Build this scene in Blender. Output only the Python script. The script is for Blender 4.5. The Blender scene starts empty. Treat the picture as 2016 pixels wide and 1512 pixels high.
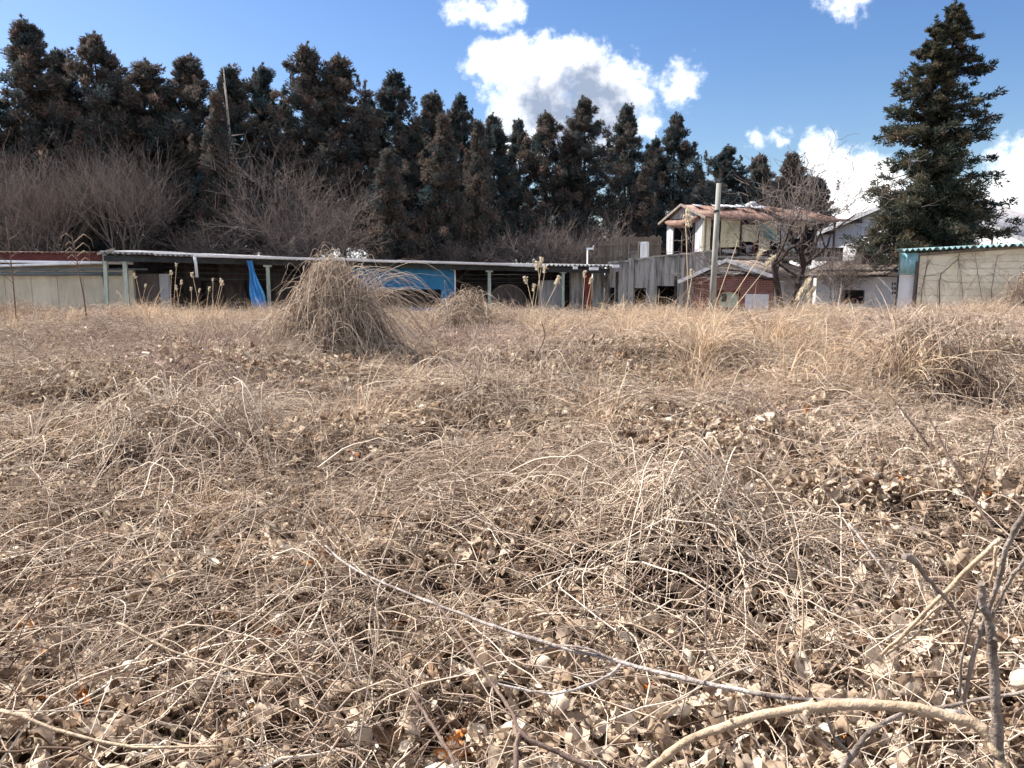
import bpy, math, random
import numpy as np
from mathutils import Vector

R = math.radians
sc = bpy.context.scene
C = sc.collection
rng = np.random.default_rng(11)
random.seed(5)

# ------------------------------------------------------------------ camera
KF, W0, H0, HORIZON = 1456.0, 2016.0, 1512.0, 545.0
CAMZ = 1.6
PITCH = math.atan((H0 / 2 - HORIZON) / KF)
cam_d = bpy.data.cameras.new('camera')
cam_d.sensor_width = 36.0
cam_d.lens = 36.0 * KF / W0
cam_d.clip_start = 0.05
cam_d.clip_end = 3000
cam = bpy.data.objects.new('camera', cam_d)
C.objects.link(cam)
cam.location = (0, 0, CAMZ)
cam.rotation_euler = (math.pi / 2 - PITCH, 0, 0)
sc.camera = cam

# ------------------------------------------------------------------ light
SUN_AZ = R(-62)      # left of the view direction (+Y)
SUN_EL = R(44)
sun_dir = Vector((math.sin(SUN_AZ) * math.cos(SUN_EL), math.cos(SUN_AZ) * math.cos(SUN_EL), math.sin(SUN_EL)))
sd = bpy.data.lights.new('sun', 'SUN')
sd.energy = 5.0
sd.angle = R(0.55)
sd.color = (1.0, 0.955, 0.90)
sun = bpy.data.objects.new('sun', sd)
C.objects.link(sun)
sun.rotation_euler = sun_dir.to_track_quat('Z', 'Y').to_euler()
sun.location = (-20, 20, 30)

sc.view_settings.view_transform = 'Standard'
sc.view_settings.look = 'None'
sc.view_settings.gamma = 1.0
sc.view_settings.use_curve_mapping = False
sc.view_settings.exposure = 1.28
sc.cycles.max_bounces = 4
sc.cycles.diffuse_bounces = 2
sc.cycles.glossy_bounces = 2
sc.cycles.transmission_bounces = 3
sc.cycles.transparent_max_bounces = 8
sc.cycles.use_denoising = True
sc.cycles.use_adaptive_sampling = True
sc.cycles.adaptive_threshold = 0.02
try:
    sc.cycles.denoising_input_passes = 'RGB_ALBEDO_NORMAL'
    sc.cycles.denoising_prefilter = 'FAST'
except Exception:
    pass


def pix_ray(px, py):
    X = (px - W0 / 2) / KF
    Z = (H0 / 2 - py) / KF
    cp, sp = math.cos(PITCH), math.sin(PITCH)
    return Vector((X, cp + sp * Z, -sp + cp * Z))


def at(px, py, Y):
    r = pix_ray(px, py)
    t = Y / r.y
    return Vector((r.x * t, Y, CAMZ + r.z * t))


# ------------------------------------------------------------------ world : sky + clouds
world = bpy.data.worlds.new('World')
sc.world = world
world.use_nodes = True
nt = world.node_tree
nt.nodes.clear()


def uv_of(px, py):
    r = pix_ray(px, py)
    return r.x / r.y, r.z / r.y


class NG:
    """tiny node-graph helper"""
    def __init__(self, tree):
        self.t = tree

    def n(self, typ, **kw):
        nd = self.t.nodes.new(typ)
        for k, v in kw.items():
            setattr(nd, k, v)
        return nd

    def link(self, a, b):
        self.t.links.new(a, b)

    def put(self, sock, v):
        if v is None:
            return
        if hasattr(v, 'is_output') or isinstance(v, bpy.types.NodeSocket):
            self.link(v, sock)
        else:
            sock.default_value = v

    def m(self, op, a, b=None, c=None, clamp=False):
        nd = self.n('ShaderNodeMath', operation=op)
        nd.use_clamp = clamp
        for i, v in enumerate((a, b, c)):
            if v is not None:
                self.put(nd.inputs[i], v)
        return nd.outputs[0]

    def vm(self, op, a, b=None, out=0, scale=None):
        nd = self.n('ShaderNodeVectorMath', operation=op)
        self.put(nd.inputs[0], a)
        if b is not None:
            self.put(nd.inputs[1], b)
        if scale is not None:
            self.put(nd.inputs['Scale'], scale)
        return nd.outputs[out]

    def xyz(self, x, y, z):
        nd = self.n('ShaderNodeCombineXYZ')
        for i, v in enumerate((x, y, z)):
            self.put(nd.inputs[i], v)
        return nd.outputs[0]

    def sep(self, v):
        nd = self.n('ShaderNodeSeparateXYZ')
        self.put(nd.inputs[0], v)
        return nd.outputs

    def noise(self, vec, scale, detail=4, rough=0.55, dist=0.0, col=False):
        nd = self.n('ShaderNodeTexNoise')
        if vec is not None:
            self.link(vec, nd.inputs['Vector'])
        nd.inputs['Scale'].default_value = scale
        nd.inputs['Detail'].default_value = detail
        nd.inputs['Roughness'].default_value = rough
        nd.inputs['Distortion'].default_value = dist
        return nd.outputs[1 if col else 0]

    def smooth(self, v, lo, hi, a=0.0, b=1.0):
        nd = self.n('ShaderNodeMapRange', interpolation_type='SMOOTHSTEP')
        self.put(nd.inputs[0], v)
        for i, x in enumerate((lo, hi, a, b)):
            self.put(nd.inputs[i + 1], x)
        return nd.outputs[0]

    def lin(self, v, lo, hi, a=0.0, b=1.0):
        nd = self.n('ShaderNodeMapRange')
        self.put(nd.inputs[0], v)
        for i, x in enumerate((lo, hi, a, b)):
            self.put(nd.inputs[i + 1], x)
        return nd.outputs[0]

    def mix(self, f, a, b, typ='MIX'):
        nd = self.n('ShaderNodeMix', data_type='RGBA', blend_type=typ)
        self.put(nd.inputs[0], f)
        self.put(nd.inputs[6], a if not isinstance(a, tuple) or len(a) == 4 else a + (1,))
        self.put(nd.inputs[7], b if not isinstance(b, tuple) or len(b) == 4 else b + (1,))
        return nd.outputs[2]

    def ramp(self, f, stops):
        nd = self.n('ShaderNodeValToRGB')
        self.put(nd.inputs[0], f)
        el = nd.color_ramp.elements
        while len(el) < len(stops):
            el.new(0.5)
        for e, (p, c) in zip(el, stops):
            e.position = p
            e.color = c + (1,) if len(c) == 3 else c
        return nd.outputs[0]


g = NG(nt)
tc = g.n('ShaderNodeTexCoord')
d = tc.outputs['Generated']
sx, sy, sz = g.sep(d)
ysafe = g.m('MAXIMUM', sy, 0.02)
u = g.m('DIVIDE', sx, ysafe)
v = g.m('DIVIDE', sz, ysafe)
uv = g.xyz(u, v, 0.0)
# warp for ragged cumulus edges (wide + fine)
w1 = g.vm('SUBTRACT', g.noise(uv, 9.0, 3, 0.55, col=True), (0.5, 0.5, 0.5))
w2 = g.vm('SUBTRACT', g.noise(uv, 34.0, 5, 0.62, col=True), (0.5, 0.5, 0.5))
uvw = g.vm('ADD', uv, g.vm('ADD', g.vm('SCALE', w1, scale=0.075), g.vm('SCALE', w2, scale=0.05)))
uvw = g.vm('MULTIPLY', uvw, (1.0, 1.0, 0.0))

circles = [  # px, py, radius px, weight
    (995, 125, 66), (1092, 118, 56), (1150, 130, 62), (1060, 165, 88), (1180, 180, 86),
    (948, 155, 36), (1225, 165, 62), (1050, 225, 96), (1170, 232, 90), (1258, 190, 34), (1265, 138, 26),
    (1010, 250, 60), (1272, 236, 30),
    (1332, 150, 34), (1352, 165, 24),
    (930, -6, 30), (985, -4, 38), (1010, 10, 24), (895, -12, 26),
    (1672, -18, 42), (1630, -12, 20),
    (1482, 276, 16), (1535, 271, 11),
    (1610, 312, 42), (1650, 352, 60), (1712, 362, 64), (1680, 420, 100), (1740, 420, 80),
    (2012, 325, 66), (1985, 360, 60), (2040, 400, 120), (1900, 430, 70),
]
field = None
for (px, py, rr) in circles:
    cu, cv = uv_of(px, py)
    dist = g.vm('DISTANCE', uvw, (cu, cv, 0.0), out=1)
    fld = g.m('MULTIPLY_ADD', dist, -1.0, rr / KF * 0.94)
    field = fld if field is None else g.m('SMOOTH_MAX', field, fld, 0.012)
# cloud bank low over the horizon, seen between the trunks
bank_n = g.noise(g.vm('MULTIPLY', d, (1, 1, 2.2)), 4.0, 6, 0.6)
bank = g.m('ADD', g.m('MULTIPLY', g.m('SUBTRACT', bank_n, 0.5), 0.22), g.m('SUBTRACT', 0.085, g.m('ABSOLUTE', sz)))
# scattered cumulus over the unseen rest of the sky, cover raised for fill light
zs = g.m('MAXIMUM', sz, 0.05)
deck = g.xyz(g.m('DIVIDE', sx, zs), g.m('DIVIDE', sy, zs), 0.0)
deck_n = g.noise(deck, 0.9, 6, 0.58)
away = g.smooth(sy, 0.55, 0.15)
scat = g.m('ADD', g.m('MULTIPLY', g.m('SUBTRACT', deck_n, 0.53), 0.5), g.m('MULTIPLY', g.m('SUBTRACT', away, 1.0), 0.4))
front = g.smooth(sy, 0.05, 0.2)
field = g.m('ADD', field, g.m('MULTIPLY', g.m('SUBTRACT', front, 1.0), 1.0))
fieldall = g.m('MAXIMUM', g.m('MAXIMUM', g.m('ADD', field, g.m('MULTIPLY', g.m('SUBTRACT', g.noise(uv, 42.0, 6, 0.66), 0.52), 0.05)), bank), scat)
mask = g.smooth(fieldall, -0.010, 0.028)
upper = g.smooth(sz, -0.02, 0.0)
mask = g.m('MULTIPLY', mask, upper)
# thick heart of the big cloud is grey: its sunlit side is up and to the left
gu, gv = uv_of(1135, 208)
q = g.vm('MULTIPLY', g.vm('SUBTRACT', uvw, (gu, gv, 0)), (1.0, 1.45, 0.0))
core = g.smooth(g.vm('LENGTH', q, out=1), 0.125, 0.05)
gu2, gv2 = uv_of(1060, 240)
q2 = g.vm('MULTIPLY', g.vm('SUBTRACT', uvw, (gu2, gv2, 0)), (1.0, 1.6, 0.0))
core2 = g.smooth(g.vm('LENGTH', q2, out=1), 0.10, 0.03, 0.0, 0.75)
lowgrey = g.m('MULTIPLY', g.smooth(bank_n, 0.45, 0.75), g.smooth(sz, 0.22, 0.04, 0.0, 0.35))
core = g.m('MAXIMUM', g.m('MAXIMUM', core, core2), lowgrey)
puff = g.noise(uv, 26.0, 4, 0.6)
core = g.m('MULTIPLY', core, g.lin(puff, 0.3, 0.6, 0.75, 1.1), clamp=True)
cloud_col = g.mix(core, (1.0, 0.99, 0.97), (0.18, 0.215, 0.285))

sky = g.n('ShaderNodeTexSky')
sky.sky_type = 'NISHITA'
sky.sun_disc = False
sky.sun_elevation = SUN_EL
sky.sun_rotation = SUN_AZ
sky.altitude = 150
sky.air_density = 1.15
sky.dust_density = 0.55
sky.ozone_density = 2.6
hsv = g.n('ShaderNodeHueSaturation')
hsv.inputs['Hue'].default_value = 0.512
hsv.inputs['Saturation'].default_value = 1.25
hsv.inputs['Value'].default_value = 1.0
g.link(sky.outputs[0], hsv.inputs['Color'])
bg_sky = g.n('ShaderNodeBackground')
g.link(hsv.outputs[0], bg_sky.inputs[0])
bg_sky.inputs[1].default_value = 0.062
bg_cl = g.n('ShaderNodeBackground')
g.link(cloud_col, bg_cl.inputs[0])
bg_cl.inputs[1].default_value = 0.95
mixs = g.n('ShaderNodeMixShader')
g.link(mask, mixs.inputs[0])
g.link(bg_sky.outputs[0], mixs.inputs[1])
g.link(bg_cl.outputs[0], mixs.inputs[2])
outw = g.n('ShaderNodeOutputWorld')
g.link(mixs.outputs[0], outw.inputs[0])
world.cycles.sampling_method = 'NONE'


# ------------------------------------------------------------------ materials
def new_mat(name):
    m = bpy.data.materials.new(name)
    m.use_nodes = True
    m.node_tree.nodes.clear()
    return m, NG(m.node_tree)


def finish(m, gg, shader):
    o = gg.n('ShaderNodeOutputMaterial')
    gg.link(shader, o.inputs[0])
    return m


def principled(gg, col, rough, metal=0.0, bump=None, bstr=0.3, bdist=0.02, spec=0.3):
    p = gg.n('ShaderNodeBsdfPrincipled')
    gg.put(p.inputs['Base Color'], col if not isinstance(col, tuple) else col + (1,))
    gg.put(p.inputs['Roughness'], rough)
    gg.put(p.inputs['Metallic'], metal)
    p.inputs['Specular IOR Level'].default_value = spec
    if bump is not None:
        b = gg.n('ShaderNodeBump')
        b.inputs['Strength'].default_value = bstr
        b.inputs['Distance'].default_value = bdist
        gg.link(bump, b.inputs['Height'])
        gg.link(b.outputs[0], p.inputs['Normal'])
    return p.outputs[0]


def weathered(name, stops, scale=(1, 1, 1), nscale=3.0, rough=0.8, metal=0.0, bump=0.25, detail=7, mul=None, spec=0.3):
    """procedural worn surface: noise through a colour ramp, stretched by scale"""
    m, gg = new_mat(name)
    geo = gg.n('ShaderNodeNewGeometry')
    pos = gg.vm('MULTIPLY', geo.outputs['Position'], scale)
    n1 = gg.noise(pos, nscale, detail, 0.62)
    oi = gg.n('ShaderNodeObjectInfo')
    f = gg.m('ADD', n1, gg.m('MULTIPLY', gg.m('SUBTRACT', oi.outputs['Random'], 0.5), 0.08))
    col = gg.ramp(f, stops)
    if mul is not None:
        n2 = gg.noise(geo.outputs['Position'], mul[0], 5, 0.6)
        col = gg.mix(gg.smooth(n2, mul[1], mul[2], 0.0, mul[3]), col, mul[4])
    fine = gg.noise(geo.outputs['Position'], 60.0, 3, 0.6)
    sh = principled(gg, col, rough, metal, fine, bump, 0.01, spec)
    return finish(m, gg, sh)


def toned(name, stops, translucent=0.25, rough=0.75, patch=0.16, fine=None):
    """plant matter: per-piece tone attribute, per-instance and large-scale drift of colour"""
    m, gg = new_mat(name)
    a = gg.n('ShaderNodeAttribute', attribute_name='tone')
    geo = gg.n('ShaderNodeNewGeometry')
    big = gg.noise(geo.outputs['Position'], 0.45, 3, 0.6)
    f = gg.m('ADD', a.outputs['Fac'], gg.m('MULTIPLY', gg.m('SUBTRACT', big, 0.5), patch * 2))
    if fine:
        fn = gg.noise(geo.outputs['Position'], fine, 3, 0.65)
        f = gg.m('ADD', f, gg.m('MULTIPLY', gg.m('SUBTRACT', fn, 0.5), 0.5))
    col = gg.ramp(f, stops)
    df = gg.n('ShaderNodeBsdfDiffuse')
    gg.link(col, df.inputs['Color'])
    if translucent:
        tr = gg.n('ShaderNodeBsdfTranslucent')
        gg.link(col, tr.inputs['Color'])
        mx = gg.n('ShaderNodeMixShader')
        mx.inputs[0].default_value = translucent
        gg.link(df.outputs[0], mx.inputs[1])
        gg.link(tr.outputs[0], mx.inputs[2])
        return finish(m, gg, mx.outputs[0])
    return finish(m, gg, df.outputs[0])


M = {}
M['leaf'] = toned('dry_leaf', [(0.0, (0.105, 0.062, 0.040)), (0.18, (0.255, 0.173, 0.114)), (0.42, (0.460, 0.346, 0.244)),
                               (0.68, (0.620, 0.497, 0.373)), (0.94, (0.740, 0.647, 0.524)), (1.0, (0.420, 0.160, 0.043))], 0.3, fine=40)
M['vine'] = toned('dry_vine', [(0.0, (0.080, 0.050, 0.038)), (0.2, (0.220, 0.151, 0.111)), (0.5, (0.470, 0.357, 0.267)),
                               (0.8, (0.650, 0.527, 0.408)), (1.0, (0.750, 0.643, 0.514))], 0.14)
M['straw'] = toned('straw', [(0.0, (0.280, 0.165, 0.098)), (0.35, (0.470, 0.316, 0.199)), (0.7, (0.620, 0.476, 0.325)),
                             (1.0, (0.760, 0.647, 0.485))], 0.3)
M['brush'] = toned('brush_twig', [(0.0, (0.175, 0.116, 0.098)), (0.4, (0.371, 0.267, 0.219)), (0.75, (0.536, 0.413, 0.333)),
                                  (1.0, (0.680, 0.550, 0.441))], 0.1, patch=0.2)
M['plume'] = toned('plume', [(0.0, (0.48, 0.38, 0.25)), (1.0, (0.78, 0.70, 0.55))], 0.45)
M['weed'] = toned('green_weed', [(0.0, (0.025, 0.055, 0.015)), (0.6, (0.055, 0.11, 0.022)), (1.0, (0.24, 0.26, 0.04))], 0.3)
M['cedar'] = toned('cedar_foliage', [(0.0, (0.034, 0.062, 0.074)), (0.3, (0.056, 0.082, 0.084)), (0.55, (0.100, 0.092, 0.082)),
                                     (0.80, (0.150, 0.112, 0.092)), (1.0, (0.20, 0.140, 0.108))], 0.30, patch=0.10)  # raised and blued: the veil of haze is put into the foliage colour
M['cypress'] = toned('cypress_foliage', [(0.0, (0.032, 0.046, 0.040)), (0.45, (0.064, 0.072, 0.052)), (0.75, (0.108, 0.094, 0.062)),
                                         (1.0, (0.16, 0.115, 0.076))], 0.28, patch=0.08)
M['bark_dark'] = weathered('bark_dark', [(0.3, (0.020, 0.014, 0.013)), (0.7, (0.065, 0.047, 0.040))], (6, 6, 1), 3.0, 0.9, bump=0.6)
M['bark_grey'] = weathered('bark_grey', [(0.3, (0.085, 0.070, 0.062)), (0.7, (0.23, 0.195, 0.170))], (6, 6, 1.2), 3.0, 0.9, bump=0.6)
M['twig_grey'] = toned('bare_twig', [(0.0, (0.085, 0.068, 0.066)), (0.5, (0.185, 0.150, 0.138)), (1.0, (0.36, 0.30, 0.26))], 0.0, patch=0.05)
M['bark_pale'] = weathered('bark_pale', [(0.30, (0.095, 0.072, 0.062)), (0.48, (0.27, 0.225, 0.195)), (0.72, (0.56, 0.50, 0.45))], (1, 1, 1), 16.0, 0.85, bump=0.9, detail=4)
M['cane'] = weathered('cane', [(0.25, (0.20, 0.135, 0.085)), (0.55, (0.40, 0.295, 0.195)), (0.8, (0.52, 0.405, 0.28))], (1, 1, 1), 22.0, 0.7, bump=0.7, detail=5)
M['stem_dark'] = weathered('stem_dark', [(0.3, (0.085, 0.052, 0.040)), (0.7, (0.22, 0.155, 0.115))], (1, 1, 1), 25.0, 0.8, bump=0.6)
M['stick'] = weathered('dead_stick', [(0.28, (0.075, 0.056, 0.046)), (0.5, (0.20, 0.158, 0.128)), (0.75, (0.38, 0.325, 0.275))], (1, 1, 1), 17.0, 0.85, bump=0.9, detail=6)
M['concrete'] = weathered('concrete', [(0.29, (0.04, 0.038, 0.037)), (0.42, (0.17, 0.16, 0.15)), (0.54, (0.38, 0.36, 0.33)), (0.8, (0.52, 0.49, 0.45))],
                          (3.2, 3.2, 0.35), 1.7, 0.9, bump=0.5)
M['beige'] = weathered('beige_panel', [(0.25, (0.48, 0.42, 0.31)), (0.6, (0.70, 0.62, 0.47)), (0.85, (0.76, 0.69, 0.54))], (2, 2, 0.5), 1.2, 0.75)
M['cream'] = weathered('cream_siding', [(0.2, (0.60, 0.51, 0.36)), (0.5, (0.84, 0.75, 0.56)), (0.85, (0.90, 0.83, 0.66))], (1.4, 1.4, 0.8), 1.3, 0.7,
                       mul=(3.5, 0.62, 0.8, 0.5, (0.36, 0.26, 0.17)))
M['white'] = weathered('white_wall', [(0.2, (0.55, 0.54, 0.53)), (0.5, (0.80, 0.79, 0.785)), (0.9, (0.86, 0.85, 0.85))], (1.4, 1.4, 0.6), 1.2, 0.8,
                       mul=(2.2, 0.60, 0.82, 0.45, (0.42, 0.40, 0.37)))
M['gutter'] = weathered('gutter_white', [(0.2, (0.55, 0.57, 0.60)), (0.6, (0.80, 0.81, 0.83))], (1, 1, 1), 2.0, 0.45)
M['pipe_white'] = M['gutter']
M['pipe_grey'] = weathered('pipe_grey', [(0.3, (0.11, 0.14, 0.16)), (0.7, (0.20, 0.235, 0.25))], (1, 1, 1), 3.0, 0.5)
M['post_green'] = weathered('post_green', [(0.3, (0.24, 0.30, 0.26)), (0.55, (0.44, 0.50, 0.43)), (0.8, (0.55, 0.61, 0.53))], (3, 3, 1), 3.0, 0.6,
                            mul=(5.0, 0.62, 0.75, 0.8, (0.16, 0.075, 0.04)))
M['steel_dark'] = weathered('steel_dark', [(0.3, (0.022, 0.026, 0.030)), (0.7, (0.06, 0.068, 0.070))], (1, 1, 1), 3.0, 0.7)
M['rail'] = weathered('rail', [(0.3, (0.07, 0.075, 0.085)), (0.7, (0.15, 0.155, 0.165))], (1, 1, 1), 3.0, 0.6)
M['board_dark'] = weathered('board_dark', [(0.3, (0.025, 0.021, 0.022)), (0.7, (0.075, 0.062, 0.058))], (4, 4, 0.6), 2.0, 0.9)
M['board_brown'] = weathered('board_brown', [(0.3, (0.060, 0.045, 0.042)), (0.7, (0.15, 0.12, 0.11))], (4, 4, 0.6), 2.0, 0.9)
M['slate'] = weathered('roof_slate', [(0.3, (0.20, 0.20, 0.205)), (0.6, (0.42, 0.42, 0.42)), (0.85, (0.60, 0.60, 0.60))], (1, 1, 1), 2.5, 0.85)
M['fascia_red'] = weathered('fascia_red', [(0.3, (0.075, 0.018, 0.018)), (0.7, (0.16, 0.045, 0.038))], (2, 2, 1), 2.0, 0.7)
M['blue'] = weathered('blue_panel', [(0.25, (0.012, 0.10, 0.22)), (0.5, (0.022, 0.18, 0.37)), (0.8, (0.04, 0.25, 0.46))], (1.2, 1.2, 0.6), 1.6, 0.55)
M['tarp'] = weathered('tarp_blue', [(0.25, (0.03, 0.16, 0.42)), (0.5, (0.08, 0.36, 0.74)), (0.8, (0.32, 0.55, 0.80))], (6, 6, 0.8), 2.5, 0.5)
M['rust'] = weathered('rust_sheet', [(0.28, (0.060, 0.036, 0.030)), (0.43, (0.135, 0.072, 0.052)), (0.57, (0.225, 0.130, 0.098)), (0.78, (0.34, 0.28, 0.245))],
                      (1.2, 1.2, 1.2), 1.8, 0.8, bump=0.4)
M['rust_red'] = weathered('rust_red', [(0.3, (0.16, 0.03, 0.03)), (0.7, (0.30, 0.075, 0.06))], (2, 2, 2), 2.0, 0.7)
M['sheet_cream'] = weathered('sheet_cream', [(0.25, (0.38, 0.32, 0.18)), (0.5, (0.68, 0.60, 0.40)), (0.8, (0.78, 0.72, 0.54))], (2, 2, 0.5), 1.8, 0.7)
M['sheet_grey'] = weathered('sheet_grey', [(0.25, (0.22, 0.22, 0.22)), (0.5, (0.42, 0.42, 0.43)), (0.8, (0.58, 0.58, 0.60))], (4, 4, 0.4), 1.6, 0.6)
M['sheet_teal'] = weathered('sheet_teal', [(0.25, (0.12, 0.27, 0.30)), (0.5, (0.24, 0.44, 0.47)), (0.8, (0.46, 0.60, 0.62))], (2, 2, 0.6), 2.4, 0.6)
M['sheet_green'] = weathered('sheet_green', [(0.25, (0.16, 0.26, 0.24)), (0.75, (0.36, 0.46, 0.43))], (2, 2, 0.6), 2.4, 0.6)
M['roof_brown'] = weathered('roof_brown', [(0.25, (0.065, 0.055, 0.048)), (0.5, (0.17, 0.135, 0.11)), (0.75, (0.29, 0.235, 0.19))], (1.2, 1.2, 1.2), 2.6, 0.9, bump=0.6)
M['roof_metal'] = weathered('roof_metal', [(0.3, (0.20, 0.155, 0.14)), (0.55, (0.30, 0.30, 0.31)), (0.8, (0.38, 0.44, 0.48))], (2.5, 2.5, 0.5), 1.2, 0.6)
M['ridge_blue'] = weathered('ridge_blue', [(0.3, (0.12, 0.22, 0.28)), (0.7, (0.20, 0.34, 0.40))], (1, 1, 1), 2.0, 0.6)
M['roof_teal'] = weathered('roof_teal', [(0.25, (0.05, 0.085, 0.09)), (0.5, (0.14, 0.24, 0.245)), (0.75, (0.34, 0.45, 0.45))], (1, 1, 1), 2.5, 0.6)
M['wood_grey'] = weathered('wood_grey', [(0.3, (0.13, 0.105, 0.085)), (0.7, (0.31, 0.262, 0.215))], (5, 5, 0.8), 2.0, 0.85)
M['pole'] = weathered('pole_concrete', [(0.3, (0.20, 0.195, 0.165)), (0.7, (0.36, 0.35, 0.31))], (4, 4, 0.6), 2.2, 0.85)
M['pale_green'] = weathered('pale_green', [(0.3, (0.45, 0.52, 0.38)), (0.7, (0.64, 0.70, 0.54))], (1, 1, 1), 3.0, 0.6)
M['reed'] = weathered('reed', [(0.3, (0.11, 0.085, 0.065)), (0.7, (0.26, 0.205, 0.155))], (14, 14, 0.6), 2.0, 0.9)
M['room_shade'] = weathered('room_shade_paint', [(0.3, (0.010, 0.010, 0.013)), (0.7, (0.026, 0.025, 0.028))], (1, 1, 1), 2.0, 0.95)  # near-black inner walls and sheets: room darkness put into the colour


def brick_mat(name):
    m, gg = new_mat(name)
    tcn = gg.n('ShaderNodeTexCoord')
    x, y, z = gg.sep(tcn.outputs['Object'])
    vec = gg.xyz(gg.m('ADD', x, y), z, 0.0)
    b = gg.n('ShaderNodeTexBrick')
    gg.link(vec, b.inputs['Vector'])
    b.inputs['Color1'].default_value = (0.30, 0.085, 0.055, 1)
    b.inputs['Color2'].default_value = (0.20, 0.055, 0.042, 1)
    b.inputs['Mortar'].default_value = (0.34, 0.30, 0.27, 1)
    b.inputs['Scale'].default_value = 1.0
    b.inputs['Mortar Size'].default_value = 0.008
    b.inputs['Brick Width'].default_value = 0.22
    b.inputs['Row Height'].default_value = 0.075
    geo = gg.n('ShaderNodeNewGeometry')
    n = gg.noise(geo.outputs['Position'], 3.0, 6, 0.6)
    col = gg.mix(gg.smooth(n, 0.45, 0.75, 0.0, 0.55), b.outputs['Color'], (0.33, 0.25, 0.21))
    return finish(m, gg, principled(gg, col, 0.9, 0, b.outputs['Fac'], -0.5, 0.01))


M['brick'] = brick_mat('red_brick')


def glass_mat(name):
    m, gg = new_mat(name)
    geo = gg.n('ShaderNodeNewGeometry')
    n = gg.noise(geo.outputs['Position'], 5.0, 4, 0.6)
    col = gg.ramp(n, [(0.3, (0.02, 0.023, 0.028)), (0.8, (0.07, 0.075, 0.08))])
    return finish(m, gg, principled(gg, col, 0.12, 0, spec=0.5))


M['glass'] = glass_mat('window_glass')


def ground_mat():
    m, gg = new_mat('ground_litter')
    geo = gg.n('ShaderNodeNewGeometry')
    p = geo.outputs['Position']
    n1 = gg.noise(p, 9.0, 8, 0.7)
    n2 = gg.noise(p, 0.6, 4, 0.6)
    vor = gg.n('ShaderNodeTexVoronoi')
    vor.inputs['Scale'].default_value = 22.0
    gg.link(gg.vm('ADD', p, gg.vm('SCALE', gg.noise(p, 12, 3, 0.6, col=True), scale=0.12)), vor.inputs['Vector'])
    f = gg.m('ADD', gg.m('MULTIPLY', n1, 0.6), gg.m('MULTIPLY', vor.outputs['Distance'], 0.45))
    col = gg.ramp(f, [(0.25, (0.022, 0.015, 0.012)), (0.45, (0.060, 0.042, 0.031)), (0.62, (0.12, 0.088, 0.064)), (0.85, (0.20, 0.15, 0.11))])
    col = gg.mix(gg.smooth(n2, 0.45, 0.7, 0.0, 0.4), col, (0.16, 0.12, 0.09))
    return finish(m, gg, principled(gg, col, 0.95, 0, f, 0.8, 0.06, 0.1))


M['ground'] = ground_mat()


# ------------------------------------------------------------------ object helpers
def tag(o, label=None, cat=None, group=None, kind=None):
    if label:
        o['label'] = label
    if cat:
        o['category'] = cat
    if group:
        o['group'] = group
    if kind:
        o['kind'] = kind
    return o


def empty(name, loc=(0, 0, 0), rz=0.0):
    o = bpy.data.objects.new(name, None)
    o.empty_display_size = 0.3
    C.objects.link(o)
    o.location = loc
    o.rotation_euler = (0, 0, rz)
    return o


def link_obj(name, me, mat=None, parent=None, loc=None, rot=None):
    o = bpy.data.objects.new(name, me)
    C.objects.link(o)
    if mat is not None and not me.materials:
        me.materials.append(M[mat] if isinstance(mat, str) else mat)
    if parent is not None:
        o.parent = parent
    if loc is not None:
        o.location = loc
    if rot is not None:
        o.rotation_euler = rot
    return o


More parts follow.
